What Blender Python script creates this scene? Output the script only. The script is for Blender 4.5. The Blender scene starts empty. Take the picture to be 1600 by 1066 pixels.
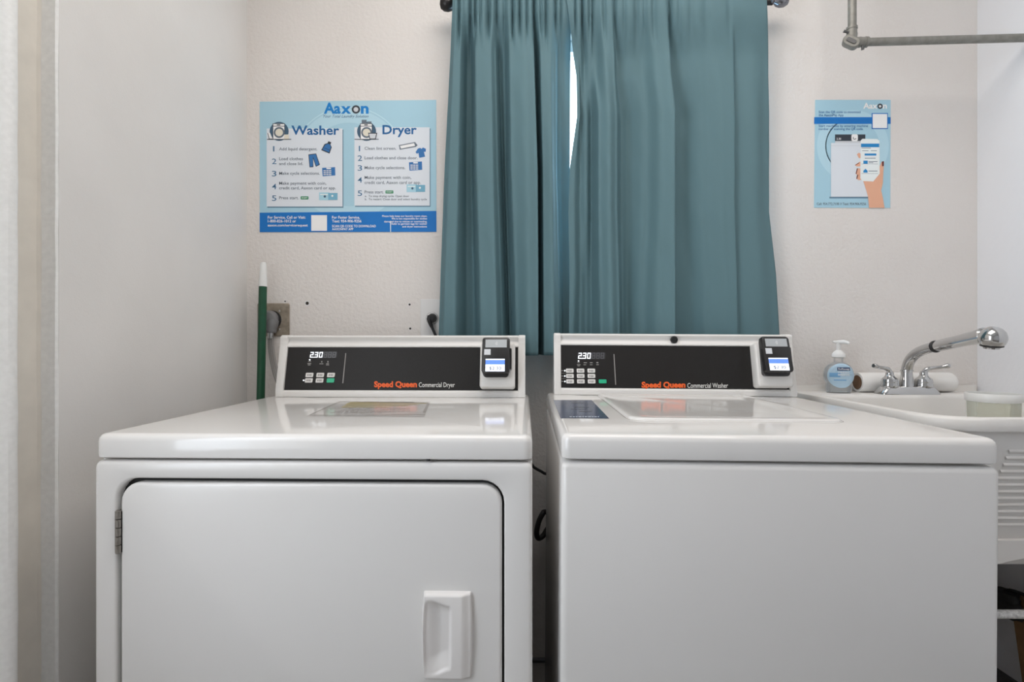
import bpy, bmesh, math, random
from mathutils import Matrix, Vector
random.seed(7)
S = bpy.context.scene
COL = S.collection
PI = math.pi

# ------------------------------------------------------------------ camera, light, exposure
F = 843.0                                   # focal length in pixels of the 1600 px frame
CAM = Vector((0, 0, 1.06))
cd = bpy.data.cameras.new('camera'); cd.sensor_width = 36; cd.sensor_fit = 'HORIZONTAL'
cd.lens = F / 1600 * 36; cd.clip_start = 0.02
cam = bpy.data.objects.new('camera', cd); COL.objects.link(cam)
cam.location = CAM; cam.rotation_euler = (PI / 2, 0, 0)
S.camera = cam
S.view_settings.view_transform = 'Standard'; S.view_settings.look = 'None'
S.view_settings.gamma = 1; S.view_settings.use_curve_mapping = False
S.view_settings.exposure = 0.07
w = bpy.data.worlds.new('daylight_sky'); S.world = w; w.use_nodes = True
bg = w.node_tree.nodes['Background']
bg.inputs[0].default_value = (0.78, 0.88, 1.0, 1); bg.inputs[1].default_value = 4.5

def area(name, loc, rot, sx, sy, power, col):
    l = bpy.data.lights.new(name, 'AREA'); l.shape = 'RECTANGLE'; l.size = sx; l.size_y = sy
    l.energy = power; l.color = col
    o = bpy.data.objects.new(name, l); COL.objects.link(o); o.location = loc; o.rotation_euler = rot
    return o
area('ceiling_lamp_light', (0.25, 0.72, 2.47), (0, 0, 0), 1.3, 0.9, 14.2, (1.0, 0.925, 0.86))
area('left_fill_light', (-0.82, 0.20, 1.40), (0, -PI / 2, math.radians(38)), 1.25, 0.55, 2.7, (1.0, 0.97, 0.93))  # added fill from the left for dryer front and jamb, stands inside the room
area('window_daylight', (0.28, 1.665, 1.59), (-PI / 2 - .1, 0, 0), 0.66, 0.70, 8.0, (0.50, 0.76, 1.0))

# ------------------------------------------------------------------ helpers
def lin(c): 
    c = c / 255.0
    return c / 12.92 if c <= 0.04045 else ((c + 0.055) / 1.055) ** 2.4
def rgb(r, g, b, k=1.0):
    return (min(.95, lin(r) * k), min(.95, lin(g) * k), min(.95, lin(b) * k), 1)
INK = 1.22                                  # printed colours are read under less than full light

MATS = {}
def mat(name, col, rough=.5, metal=0, spec=.5, bump=None, noise=None, emit=None, coat=0, trans=0, alpha=1, ior=1.5, weave=None):
    m = bpy.data.materials.new(name); m.use_nodes = True; MATS[name] = m
    nt = m.node_tree; b = nt.nodes['Principled BSDF']
    if len(col) == 3: col = (*col, 1)
    b.inputs['Base Color'].default_value = col
    b.inputs['Roughness'].default_value = rough; b.inputs['Metallic'].default_value = metal
    b.inputs['Specular IOR Level'].default_value = spec; b.inputs['IOR'].default_value = ior
    b.inputs['Coat Weight'].default_value = coat; b.inputs['Coat Roughness'].default_value = .06
    b.inputs['Transmission Weight'].default_value = trans; b.inputs['Alpha'].default_value = alpha
    if emit:
        b.inputs['Emission Color'].default_value = (*emit[:3], 1); b.inputs['Emission Strength'].default_value = emit[3]
    tc = nt.nodes.new('ShaderNodeTexCoord')
    if noise:                                # (scale, amount): a slight mottle in the colour
        n = nt.nodes.new('ShaderNodeTexNoise'); n.inputs['Scale'].default_value = noise[0]; n.inputs['Detail'].default_value = 4
        nt.links.new(tc.outputs['Object'], n.inputs['Vector'])
        r = nt.nodes.new('ShaderNodeValToRGB')
        r.color_ramp.elements[0].position = .3; r.color_ramp.elements[1].position = .7
        r.color_ramp.elements[0].color = tuple(c * (1 - noise[1]) for c in col[:3]) + (1,)
        r.color_ramp.elements[1].color = tuple(min(1, c * (1 + noise[1] * .5)) for c in col[:3]) + (1,)
        nt.links.new(n.outputs['Fac'], r.inputs['Fac']); nt.links.new(r.outputs['Color'], b.inputs['Base Color'])
    if bump:                                 # list of (scale, strength, distance)
        prev = None
        for sc, st, di in bump:
            n = nt.nodes.new('ShaderNodeTexNoise'); n.inputs['Scale'].default_value = sc; n.inputs['Detail'].default_value = 3
            nt.links.new(tc.outputs['Object'], n.inputs['Vector'])
            bp = nt.nodes.new('ShaderNodeBump'); bp.inputs['Strength'].default_value = st; bp.inputs['Distance'].default_value = di
            nt.links.new(n.outputs['Fac'], bp.inputs['Height'])
            if prev: nt.links.new(prev.outputs['Normal'], bp.inputs['Normal'])
            prev = bp
        nt.links.new(prev.outputs['Normal'], b.inputs['Normal'])
    if weave:
        v = nt.nodes.new('ShaderNodeTexNoise'); v.inputs['Scale'].default_value = weave
        nt.links.new(tc.outputs['Object'], v.inputs['Vector'])
        bp = nt.nodes.new('ShaderNodeBump'); bp.inputs['Strength'].default_value = .25; bp.inputs['Distance'].default_value = .0008
        nt.links.new(v.outputs['Fac'], bp.inputs['Height']); nt.links.new(bp.outputs['Normal'], b.inputs['Normal'])
    return m

def clear_mat(name, col, mix, rough=.05, diffuse=0.0):
    """thin clear plastic or glass: mostly transparent, some gloss, a little cloudiness"""
    m = bpy.data.materials.new(name); m.use_nodes = True; nt = m.node_tree; nt.nodes.clear()
    out = nt.nodes.new('ShaderNodeOutputMaterial'); t = nt.nodes.new('ShaderNodeBsdfTransparent')
    g = nt.nodes.new('ShaderNodeBsdfPrincipled')
    t.inputs[0].default_value = (*col, 1); g.inputs['Base Color'].default_value = (*col, 1)
    g.inputs['Roughness'].default_value = rough
    mx = nt.nodes.new('ShaderNodeMixShader'); fr = nt.nodes.new('ShaderNodeLayerWeight'); fr.inputs[0].default_value = .35
    mm = nt.nodes.new('ShaderNodeMath'); mm.operation = 'MULTIPLY_ADD'; mm.inputs[1].default_value = mix; mm.inputs[2].default_value = diffuse
    nt.links.new(fr.outputs['Fresnel'], mm.inputs[0]); nt.links.new(mm.outputs[0], mx.inputs[0])
    nt.links.new(t.outputs[0], mx.inputs[1]); nt.links.new(g.outputs[0], mx.inputs[2]); nt.links.new(mx.outputs[0], out.inputs[0])
    MATS[name] = m
    return m

class Plane:
    """a real plane in the room; px() returns the world point of that plane seen at a picture pixel"""
    def __init__(s, o, n):
        s.o = Vector(o); s.n = Vector(n).normalized()
    def px(s, x, y, h=0.0):
        d = Vector(((x - 800) / F, 1, (533 - y) / F))
        o = s.o + s.n * h
        t = (o - CAM).dot(s.n) / d.dot(s.n)
        return CAM + d * t

class MB:
    def __init__(s):
        s.v = []; s.f = []; s.m = []; s.mats = []
    def mi(s, m):
        if m not in s.mats: s.mats.append(m)
        return s.mats.index(m)
    def add(s, verts, faces, m):
        b = len(s.v); s.v += [Vector(p) for p in verts]
        k = s.mi(m)
        for f in faces: s.f.append([b + i for i in f]); s.m.append(k)
    def loft(s, loops, m, cap0=False, cap1=False, closed=True):
        n = len(loops[0]); verts = [p for l in loops for p in l]; faces = []
        for i in range(len(loops) - 1):
            for j in range(n if closed else n - 1):
                a = i * n + j; b = i * n + (j + 1) % n
                faces.append([a, b, b + n, a + n])
        if cap0: faces.append(list(range(n))[::-1])
        if cap1: faces.append([(len(loops) - 1) * n + j for j in range(n)])
        s.add(verts, faces, m)
    def box(s, x0, x1, y0, y1, z0, z1, m):
        v = [(x, y, z) for x in (x0, x1) for y in (y0, y1) for z in (z0, z1)]
        s.add(v, [[0, 1, 3, 2], [4, 6, 7, 5], [0, 4, 5, 1], [2, 3, 7, 6], [0, 2, 6, 4], [1, 5, 7, 3]], m)
    def rbox(s, x0, x1, y0, y1, z0, z1, r, m, seg=3):
        bm = bmesh.new(); bmesh.ops.create_cube(bm, size=1)
        for v in bm.verts:
            v.co = Vector(((x0 + x1) / 2 + v.co.x * (x1 - x0), (y0 + y1) / 2 + v.co.y * (y1 - y0), (z0 + z1) / 2 + v.co.z * (z1 - z0)))
        bmesh.ops.bevel(bm, geom=bm.edges[:], offset=r, segments=seg, profile=.5, affect='EDGES')
        s.bm(bm, m)
    def bm(s, bm, m):
        bm.verts.index_update()
        s.add([v.co.copy() for v in bm.verts], [[v.index for v in f.verts] for f in bm.faces], m); bm.free()
    def tube(s, pts, rad, m, seg=14, caps=True):
        pts = [Vector(p) for p in pts]
        if not isinstance(rad, (list, tuple)): rad = [rad] * len(pts)
        t0 = (pts[1] - pts[0]).normalized()
        up = Vector((0, 0, 1)) if abs(t0.z) < .9 else Vector((1, 0, 0))
        nx = t0.cross(up).normalized(); loops = []
        for i, p in enumerate(pts):
            t = (pts[min(i + 1, len(pts) - 1)] - pts[max(i - 1, 0)]).normalized()
            nx = (nx - t * nx.dot(t)).normalized(); ny = t.cross(nx)
            loops.append([p + (nx * math.cos(a) + ny * math.sin(a)) * rad[i] for a in [2 * PI * k / seg for k in range(seg)]])
        s.loft(loops, m, caps, caps)
    def lathe(s, prof, m, o=(0, 0, 0), rot=None, seg=24):
        """prof: (radius, height) pairs turned about local z"""
        loops = []
        R = rot or Matrix.Identity(3); o = Vector(o)
        for r, h in prof:
            loops.append([o + R @ Vector((max(r, 1e-5) * math.cos(a), max(r, 1e-5) * math.sin(a), h)) for a in [2 * PI * k / seg for k in range(seg)]])
        s.loft(loops, m, True, True)
    # flat printing on a plane, in picture pixels
    def poly(s, pl, pts, h, m):
        s.add([pl.px(x, y, h) for x, y in pts], [list(range(len(pts)))], m)
    def rect(s, pl, x0, y0, x1, y1, h, m): s.poly(pl, [(x0, y0), (x1, y0), (x1, y1), (x0, y1)], h, m)
    def disc(s, pl, cx, cy, r, h, m, ry=None, n=28, a0=0, a1=2 * PI):
        s.poly(pl, [(cx + r * math.cos(a0 + (a1 - a0) * k / n), cy + (ry or r) * math.sin(a0 + (a1 - a0) * k / n)) for k in range(n)], h, m)
    def ring(s, pl, cx, cy, r0, r1, h, m, n=40, a0=0, a1=2 * PI):
        A = [a0 + (a1 - a0) * k / n for k in range(n + 1)]
        o = [pl.px(cx + r1 * math.cos(a), cy + r1 * math.sin(a), h) for a in A]
        i = [pl.px(cx + r0 * math.cos(a), cy + r0 * math.sin(a), h) for a in A]
        s.add(o + i, [[k, k + 1, n + 2 + k, n + 1 + k] for k in range(n)], m)
    def line(s, pl, pts, wd, h, m):
        for (x0, y0), (x1, y1) in zip(pts, pts[1:]):
            L = math.hypot(x1 - x0, y1 - y0) or 1; nx, ny = -(y1 - y0) / L * wd / 2, (x1 - x0) / L * wd / 2
            s.poly(pl, [(x0 + nx, y0 + ny), (x1 + nx, y1 + ny), (x1 - nx, y1 - ny), (x0 - nx, y0 - ny)], h, m)
    def prism(s, pl, pts, h0, h1, m, inset=0):
        cx = sum(p[0] for p in pts) / len(pts); cy = sum(p[1] for p in pts) / len(pts)
        ins = [(cx + (x - cx) * (1 - inset), cy + (y - cy) * (1 - inset)) for x, y in pts]
        a = [pl.px(x, y, h0) for x, y in pts]; hm = h0 + (h1 - h0) * .7
        b = [pl.px(x, y, hm) for x, y in pts]; c = [pl.px(x, y, h1) for x, y in ins]
        s.loft([a, b, c], m, True, True)
    def text(s, pl, t, x0, x1, base, cap, h, m, bold=0.0, shear=0.0):
        v, f, mnx, mxx = glyphs(t, bold, shear)
        sx = (x1 - x0) / max(1e-6, mxx - mnx); sy = cap / CAPH
        s.add([pl.px(x0 + (p[0] - mnx) * sx, base - p[1] * sy, h) for p in v], f, m)
    def build(s, name, parent=None, world=True, loc=None, sharp=35, smooth=True):
        me = bpy.data.meshes.new(name)
        o = bpy.data.objects.new(name, me); COL.objects.link(o)
        vs = s.v
        W = WM[parent] if parent is not None else Matrix.Translation(loc or (0, 0, 0))
        if world:
            inv = W.inverted(); vs = [inv @ p for p in vs]
        me.from_pydata([tuple(p) for p in vs], [], s.f)
        for m in s.mats: me.materials.append(MATS[m])
        me.polygons.foreach_set('material_index', s.m)
        bm = bmesh.new(); bm.from_mesh(me)
        if smooth: bmesh.ops.recalc_face_normals(bm, faces=bm.faces[:])
        bm.to_mesh(me); bm.free()
        if smooth:
            me.polygons.foreach_set('use_smooth', [True] * len(me.polygons))
            me.set_sharp_from_angle(angle=math.radians(sharp))
        me.update()
        if parent is not None: o.parent = parent
        else: o.location = loc or (0, 0, 0)
        WM[o] = W
        return o

WM = {}
_gl = {}
def glyphs(t, bold, shear):
    k = (t, bold, shear)
    if k not in _gl:
        cu = bpy.data.curves.new('lettering', 'FONT'); cu.body = t; cu.size = 1; cu.offset = bold; cu.shear = shear; cu.resolution_u = 3
        cu.fill_mode = 'FRONT'
        ob = bpy.data.objects.new('lettering', cu); COL.objects.link(ob)
        dg = bpy.context.evaluated_depsgraph_get(); e = ob.evaluated_get(dg); me = e.to_mesh()
        v = [(p.co.x, p.co.y) for p in me.vertices]; f = [list(p.vertices) for p in me.polygons]
        e.to_mesh_clear(); bpy.data.objects.remove(ob); bpy.data.curves.remove(cu)
        _gl[k] = (v, f, min(p[0] for p in v), max(p[0] for p in v))
    return _gl[k]
CAPH = 1.0
CAPH = max(p[1] for p in glyphs('H', 0, 0)[0])

def empty(name, loc, rz=0, ry=0):
    o = bpy.data.objects.new(name, None); COL.objects.link(o); o.empty_display_size = .05
    o.location = loc; o.rotation_euler = (0, ry, rz)
    WM[o] = Matrix.Translation(loc) @ Matrix.Rotation(rz, 4, 'Z') @ Matrix.Rotation(ry, 4, 'Y')
    return o
def tag(o, label, cat, group=None):
    o['label'] = label; o['category'] = cat
    if group: o['group'] = group
    return o
def struct(o): o['kind'] = 'structure'; return o
def rrect(x0, x1, y0, y1, r, n=6):
    """rounded rectangle, 4*(n+1) points, counter-clockwise; r may be a 4-tuple (bl, br, tr, tl)"""
    if not isinstance(r, (tuple, list)): r = (r,) * 4
    P = []
    for (cx, cy, a, rr) in ((x0 + r[0], y0 + r[0], PI, r[0]), (x1 - r[1], y0 + r[1], 1.5 * PI, r[1]), (x1 - r[2], y1 - r[2], 0, r[2]), (x0 + r[3], y1 - r[3], .5 * PI, r[3])):
        for k in range(n + 1):
            t = a + PI / 2 * k / n
            P.append((cx + rr * math.cos(t), cy + rr * math.sin(t)))
    return P
def sm(a, b, x):
    t = max(0, min(1, (x - a) / (b - a))); return t * t * (3 - 2 * t)
def at(px, py, d): return Vector(((px - 800) / F * d, d, 1.06 + (533 - py) / F * d))

# ------------------------------------------------------------------ materials
WALL = (.80, .765, .735)
mat('wall_paint_rough', WALL, .75, bump=[(95, .5, .004), (320, .25, .002)], noise=(3, .03))
mat('wall_paint_smooth', (.80, .785, .765), .6, bump=[(30, .12, .004), (260, .12, .0015)], noise=(4, .04))
mat('wall_paint_cool_light', (.82, .825, .85), .7, bump=[(70, .2, .003)], noise=(3, .03))  # cool cast of the light on the right wall, mixed into the paint
mat('gloss_trim_paint', (.92, .925, .915), .35, bump=[(14, .25, .006), (220, .1, .001)], noise=(120, .05))
mat('recess_shade_paint', (.74, .70, .63), .6, bump=[(40, .2, .004)], noise=(25, .06))  # darker beige: the lower light in the jamb recess is put into the colour
mat('ceiling_paint', (.84, .83, .81), .8, bump=[(150, .3, .002)])
mat('floor_tile', (.36, .34, .31), .45, noise=(8, .2))
mat('baseboard_dark', (.10, .10, .11), .5, noise=(20, .3))
mat('enamel', (.79, .775, .755), .09, spec=.5)
mat('enamel_front', (.79, .775, .755), .22, spec=.5, bump=[(420, .05, .0005)])
mat('console_white', (.80, .79, .77), .35)
mat('seam_dark', (.02, .02, .02), .8)
mat('panel_black', (.018, .0165, .016), .42, spec=.3, noise=(600, .25))
mat('display_window', (.06, .06, .065), .25)
mat('display_ghost', (.10, .10, .11), .3)
mat('display_lit', (.9, .92, .95), .4, emit=(.9, .95, 1, 1.0))
mat('print_white', (.82, .82, .80), .5)
mat('print_grey', (.30, .29, .28), .5)
mat('print_dim', (.16, .155, .15), .5)
mat('print_orange', (.88, .13, .02), .5)
mat('button_white', (.80, .79, .77), .4)
mat('button_green', (.03, .48, .26), .35)
mat('reader_black', (.022, .021, .022), .32)
mat('reader_plate', (.50, .53, .55), .35, metal=.2)
mat('screen_white', (.8, .85, .95), .3, emit=(.82, .88, 1, .75))
mat('screen_blue', (.10, .22, .65), .3, emit=(.12, .25, .8, .7))
mat('screen_grey', (.10, .11, .14), .3)
mat('metal_hinge', (.33, .31, .28), .35, metal=.9)
mat('handle_plastic', (.80, .775, .755), .3)
mat('label_film', (.70, .68, .66), .12, spec=.8)
mat('label_frame', (.42, .40, .38), .2)
mat('label_yellow', (.50, .42, .17), .3)
mat('label_ink', (.32, .30, .29), .3)
mat('sticker_navy', (.060, .085, .15), .22, noise=(30, .2))
mat('sticker_text', (.55, .60, .66), .4)
mat('curtain_teal', rgb(95, 127, 135), .75, weave=900)
mat('curtain_hem', rgb(110, 140, 150), .8, weave=900)
mat('rod_black', (.02, .018, .018), .3, metal=.3)
mat('rod_flash_shine', (.25, .25, .27), .2, metal=.9)  # shine of the flash on the right finial, put into its metal colour
mat('window_frame', (.6, .6, .58), .4)
clear_mat('window_glass', (.93, .97, .97), .6)
mat('sink_plastic', (.82, .80, .77), .4, bump=[(200, .05, .0006)])
mat('chrome', (.60, .60, .60), .09, metal=1)
mat('rubber_black', (.015, .015, .016), .45)
mat('paper_white', (.83, .82, .80), .85, bump=[(240, .25, .0008)])
mat('core_brown', (.16, .09, .05), .85)
mat('pump_white', (.85, .85, .84), .35)
clear_mat('bottle_clear', (.985, .99, .995), .6, diffuse=.04)
clear_mat('soap_liquid', (.95, .975, .99), .3, rough=.1, diffuse=.10)
mat('soap_label', rgb(176, 203, 222, 1.1), .4)
mat('soap_label_blue', rgb(120, 170, 212, 1.1), .4)
mat('soap_navy', rgb(20, 52, 104), .4)
clear_mat('tub_plastic', (.93, .935, .89), .5, rough=.2, diffuse=.18)
mat('tub_rim', (.84, .84, .82), .3)
mat('cardboard', (.30, .17, .075), .85, noise=(40, .12))
mat('black_cloth', (.012, .012, .013), .6)
mat('enamel_wire', (.75, .74, .72), .45, noise=(160, .35))
mat('conduit_grey', (.27, .265, .24), .45, metal=.35, noise=(60, .2))
mat('conduit_dark', (.12, .12, .12), .4, metal=.5)
mat('pole_green', (.005, .075, .032), .35, noise=(50, .15))
mat('pole_tip', (.82, .83, .82), .5)
mat('outlet_steel', (.34, .29, .23), .45, metal=.35, noise=(60, .35))
mat('plug_grey', (.20, .20, .205), .5)
mat('cord_grey', (.25, .24, .23), .5)
mat('steel', (.55, .55, .55), .3, metal=1)
mat('plate_white', (.80, .795, .79), .5)
mat('hole_dark', (.04, .035, .03), .9)
# poster inks
P = lambda n, r, g, b: mat(n, rgb(r, g, b, INK), .55)
P('poster_blue', 158, 195, 211); P('poster_ring', 172, 205, 219); P('poster_ring_pale', 180, 211, 223)
P('poster_band', 0, 107, 184); P('poster_panel', 209, 215, 222); P('poster_shadow', 96, 128, 150)
P('poster_logo', 0, 118, 190); P('poster_navy', 20, 92, 148); P('poster_text', 96, 108, 120); P('poster_number', 66, 112, 148)
P('poster_dark', 45, 52, 62); P('poster_slate', 58, 88, 112); P('poster_jean', 46, 108, 168); P('poster_white', 228, 232, 236)
P('poster_cream', 215, 210, 195); P('poster_green', 70, 140, 105); P('poster_card', 160, 200, 214); P('poster_card_dark', 110, 165, 190)
P('poster_skin', 218, 166, 138); P('poster_nail', 98, 40, 40); P('poster_grey', 198, 202, 207); P('poster_mid', 24, 128, 190)
P('poster_script', 52, 92, 130); P('poster_pale', 222, 230, 238)

# ------------------------------------------------------------------ room
XL, XR, YB, ZC = -0.786, 1.38, 1.60, 2.50
WALLP = Plane((0, YB, 0), (0, -1, 0))
wx0, wx1, wz0, wz1 = -0.104, 0.664, 1.19, 1.99             # window opening
b = MB(); T = .16
b.box(XL - .2, wx0, YB, YB + T, 0, ZC, 'wall_paint_rough'); b.box(wx1, XR + .2, YB, YB + T, 0, ZC, 'wall_paint_rough')
b.box(wx0, wx1, YB, YB + T, 0, wz0, 'wall_paint_rough'); b.box(wx0, wx1, YB, YB + T, wz1, ZC, 'wall_paint_rough')
wall_back = struct(b.build('wall_back', smooth=False))
for px, py, r in ((480, 474, 2.6), (445.5, 471, 1.1), (640, 476, 1.6), (641, 513.5, 1.7), (675, 483, .8)):
    b = MB(); b.disc(WALLP, px, py, r * 1.7, .0004, 'plate_white', n=16); b.disc(WALLP, px, py, r, .0008, 'hole_dark', n=16)
    b.build('nail_hole', wall_back, smooth=False)
b = MB(); b.box(XL - .2, XL, .936, YB, 0, ZC, 'wall_paint_smooth'); struct(b.build('wall_left', smooth=False))
b = MB(); b.box(XR, XR + .2, -1.6, YB, 0, ZC, 'wall_paint_cool_light'); struct(b.build('wall_right', smooth=False))
b = MB(); ex0, ex1 = XL - .25, XL - .064                     # unseen opening beside the camera, added to let light in from the left
for a, c, e in ((-1.6, -.20, 0), (.45, .80, 0), (-.20, .45, 2.05)): b.box(ex0, ex1, a, c, e, ZC, 'wall_paint_smooth')
b.box(ex0, ex1, -.20, .45, 0, 0.75, 'wall_paint_smooth')
struct(b.build('wall_left_entry', smooth=False))
# stepped jamb at the near end of the left wall: recess between two rounded lips
b = MB()
prof = [(-1.03, .94), (-.7885, .9405), (-.7865, .938), (-.7868, .935), (-.789, .932), (-.812, .9305), (-.816, .926), (-.8165, .905), (-.8165, .872),
        (-.815, .862), (-.79, .8585), (-.784, .856), (-.7815, .852), (-.781, .846), (-.783, .838), (-.79, .832), (-.85, .80), (-1.03, .80)]
loops = []
rr = random.Random(3)
for k in range(41):
    z = ZC * k / 40
    loops.append([(x + (rr.uniform(-.0008, .0008) if 0 < i < 16 else 0), y, z) for i, (x, y) in enumerate(prof)])
b.loft(loops, 'gloss_trim_paint', True, True)
n = len(prof)
k = b.mi('recess_shade_paint')
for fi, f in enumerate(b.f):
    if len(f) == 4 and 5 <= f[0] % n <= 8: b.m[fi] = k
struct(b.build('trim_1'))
b = MB(); b.box(XL - .3, XR + .2, -1.9, YB + T, -.1, 0, 'floor_tile'); struct(b.build('floor', smooth=False))
b = MB(); b.box(XL - .3, XR + .2, -1.75, YB + T, ZC, ZC + .1, 'ceiling_paint'); struct(b.build('ceiling', smooth=False))
b = MB()
b.box(XL - .3, XR + .2, -1.75, -1.6, 0, ZC, 'wall_paint_cool_light')
struct(b.build('wall_front', smooth=False))
b = MB(); b.box(XL, XR, YB - .012, YB, 0, .115, 'wall_paint_rough'); b.box(XL, XR, YB - .016, YB, .115, .122, 'baseboard_dark'); struct(b.build('baseboard_back', smooth=False))
b = MB(); b.box(XR - .012, XR, -1.6, YB - .016, 0, .13, 'baseboard_dark'); struct(b.build('baseboard_right', smooth=False))
# window behind the curtains
win = struct(empty('window_1', (wx0, YB + .09, wz0)))
b = MB(); f = .035; y0, y1 = YB + .07, YB + .12
for (a, c, e, g) in ((wx0, wx0 + f, wz0, wz1), (wx1 - f, wx1, wz0, wz1), (wx0, wx1, wz0, wz0 + f), (wx0, wx1, wz1 - f, wz1), (wx0, wx1, 1.485, 1.515)):
    b.box(a, c, y0, y1, e, g, 'window_frame')
b.build('window_frame', win, smooth=False)
b = MB(); b.box(wx0 + f, wx1 - f, YB + .093, YB + .097, wz0 + f, wz1 - f, 'window_glass'); b.build('pane', win, smooth=False)

# ------------------------------------------------------------------ curtains
def interp(xs, ys, x):
    if x <= xs[0]: return ys[0]
    for i in range(len(xs) - 1):
        if x <= xs[i + 1]:
            t = (x - xs[i]) / (xs[i + 1] - xs[i]); t = t * t * (3 - 2 * t)
            return ys[i] + (ys[i + 1] - ys[i]) * t
    return ys[-1]
YC = 1.54; SC = YC / F
def curtain(name, rows, ripple, label, zbot, hem_edge=None):
    """rows: (height, [(x along the wall in px at the rod plane, fold depth in cm towards the room)...])"""
    NU = 220; NV = 90; ztop = 2.045
    zs = [r[0] for r in rows]                    # descending
    R2 = []
    for z, kn in rows:                           # valleys draw in to a narrow fold
        kn = [list(k) for k in kn]
        for c in range(1, len(kn) - 2):
            if z < 1.95 and kn[c][1] < -1.1 and kn[c + 1][1] < -1.1 and kn[c + 1][0] - kn[c][0] > 6:
                mx = (kn[c][0] + kn[c + 1][0]) / 2
                for e in (c, c + 1): kn[e][0] += (mx - kn[e][0]) * .5; kn[e][1] -= .5
        R2.append((z, kn))
    rows = R2
    ncol = len(rows[0][1]); grid = []
    for j in range(NV + 1):
        z = ztop + (zbot - ztop) * j / NV
        zz = max(min(z, zs[0]), zs[-1])
        for i in range(len(zs) - 1):
            if zz >= zs[i + 1]: break
        t = (zs[i] - zz) / (zs[i] - zs[i + 1])
        tt = t
        kx = [rows[i][1][c][0] * (1 - tt) + rows[i + 1][1][c][0] * tt for c in range(ncol)]
        kd = [rows[i][1][c][1] * (1 - tt) + rows[i + 1][1][c][1] * tt for c in range(ncol)]
        g = 1 - sm(1.86, 2.0, z) ; gather = 1 - g
        row = []
        for q in range(NU + 1):
            u = q / NU * (ncol - 1); c = min(int(u), ncol - 2); fr = u - c
            x = kx[c] + (kx[c + 1] - kx[c]) * fr
            e = fr * fr * (3 - 2 * fr); d = kd[c] + (kd[c + 1] - kd[c]) * e
            rip = 0
            for (xc, wd, am) in ripple: rip -= am * .7 * math.exp(-((x - xc) / wd) ** 2)
            band = 1.0 if z < 1.985 else .75
            d = d * (1 - .8 * gather) + rip * gather * band
            y = YC - .034 * gather - d / 100 * (2.1 if d > 0 else 1.5)
            y += .0007 * math.sin(x * .21 + z * 31) * math.sin(z * 17 + x * .05)
            row.append(((x - 800) / F * (YC - .034 * gather), y, z))
        grid.append(row)
    b = MB()
    b.loft(grid, 'curtain_teal', closed=False)
    k = b.mi('curtain_hem')
    o = b.build(name, loc=((rows[0][1][0][0] - 800) * SC, YC, zbot), sharp=60)
    s = o.modifiers.new('cloth_thickness', 'SOLIDIFY'); s.thickness = .0016; s.offset = 0
    tag(o, label, 'curtain')
    return o
zof = lambda py: 1.06 + (533 - py) * SC
mid = [(694, -.6), (704, 1), (716, 1), (724, -2), (738, -2.4), (747, 1.6), (770, 2.0), (777, .8), (784, -2.0), (792, -1.2), (800, 1.5), (824, 2.6), (838, 2.2), (842, -2.4), (848, 1.2), (860, 1.6), (867, .6), (870, -1.6), (882, -2.0), (892, -2.2)]
top = [(708, 0), (714, 1), (721, .8), (727, -1.6), (737, -1.6), (744, 1.2), (765, 1.4), (772, .6), (778, -1.6), (786, -1), (796, 1.2), (818, 1.6), (830, 1.4), (835, -1.6), (843, 1), (858, 1), (867, .5), (873, -1.0), (882, -1.2), (893, -1.8)]
low = [(688, -.6), (698, 1), (712, 1.2), (723, -2), (743, -2.4), (752, 1.4), (774, 2.0), (782, .5), (789, -2.2), (797, -1.2), (806, 1.0), (826, 2.6), (839, 2.3), (843, -2.4), (849, 1.2), (862, 1.6), (871, .6), (873, -1.2), (884, -2.0), (900, -2.2)]
bot = [(684, -.6), (695, 1), (711, 1.2), (722, -2), (746, -2.4), (754, 1.4), (777, 2.0), (786, .5), (793, -2.2), (800, -1.2), (808, 1.0), (828, 2.6), (839, 2.3), (843, -2.4), (850, 1.2), (864, 1.6), (872, .6), (875, -1.2), (886, -2.0), (902, -2.2)]
LR = [(717, 2.2, 1.6), (734, 2.5, 2.0), (742.5, 2.5, 2.2), (751, 2, 1.0), (763, 3.5, 2.2), (775, 2.5, 2.0), (788, 3, 1.0), (801, 2.5, 2), (812, 2.5, 1.8), (823, 2.2, 1.2), (834, 2.5, 2.2), (845, 2.5, 1.2), (853, 2.5, 1.8), (868, 2.5, 2.0), (877, 2, 1.0)]
m_ = MATS['curtain_teal'].node_tree                # a little light comes through the cloth
tr_ = m_.nodes.new('ShaderNodeBsdfTranslucent'); tr_.inputs[0].default_value = rgb(95, 127, 135); mx_ = m_.nodes.new('ShaderNodeMixShader'); mx_.inputs[0].default_value = .04
m_.links.new(m_.nodes['Principled BSDF'].outputs[0], mx_.inputs[1]); m_.links.new(tr_.outputs[0], mx_.inputs[2]); m_.links.new(mx_.outputs[0], m_.nodes['Material Output'].inputs[0])
curtain('teal_curtain', [(2.045, top), (zof(60), [(t[0] + (m[0] - t[0]) * .2, t[1]) for t, m in zip(top, mid)]), (zof(267), mid), (zof(430), low), (1.02, bot)],
        LR, 'teal fabric curtain panel left of the bright window gap, closely gathered in narrow folds', 1.02)
mid = [(897, -.3), (901, -.2), (908, -1.6), (917, -.9), (926, -1.9), (934, 1.2), (948, 2.0), (960, 1.2), (968, -1.4), (990, -2.0), (1010, -.6), (1030, 1.4), (1047, 2.0), (1053, -1.3), (1075, -1.5), (1100, 0), (1128, 1), (1142, 1.1), (1147, .2), (1176, .6), (1203, -.4)]
top = [(882, .6), (892, .8), (905, .6), (910, -1.4), (917, .4), (926, -1.2), (938, 1), (952, 1), (962, -1), (975, .5), (995, -.8), (1015, .6), (1035, 1), (1047, -1), (1065, .4), (1090, .6), (1116, .6), (1140, .6), (1150, 0), (1175, .3), (1197, .2)]
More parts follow.
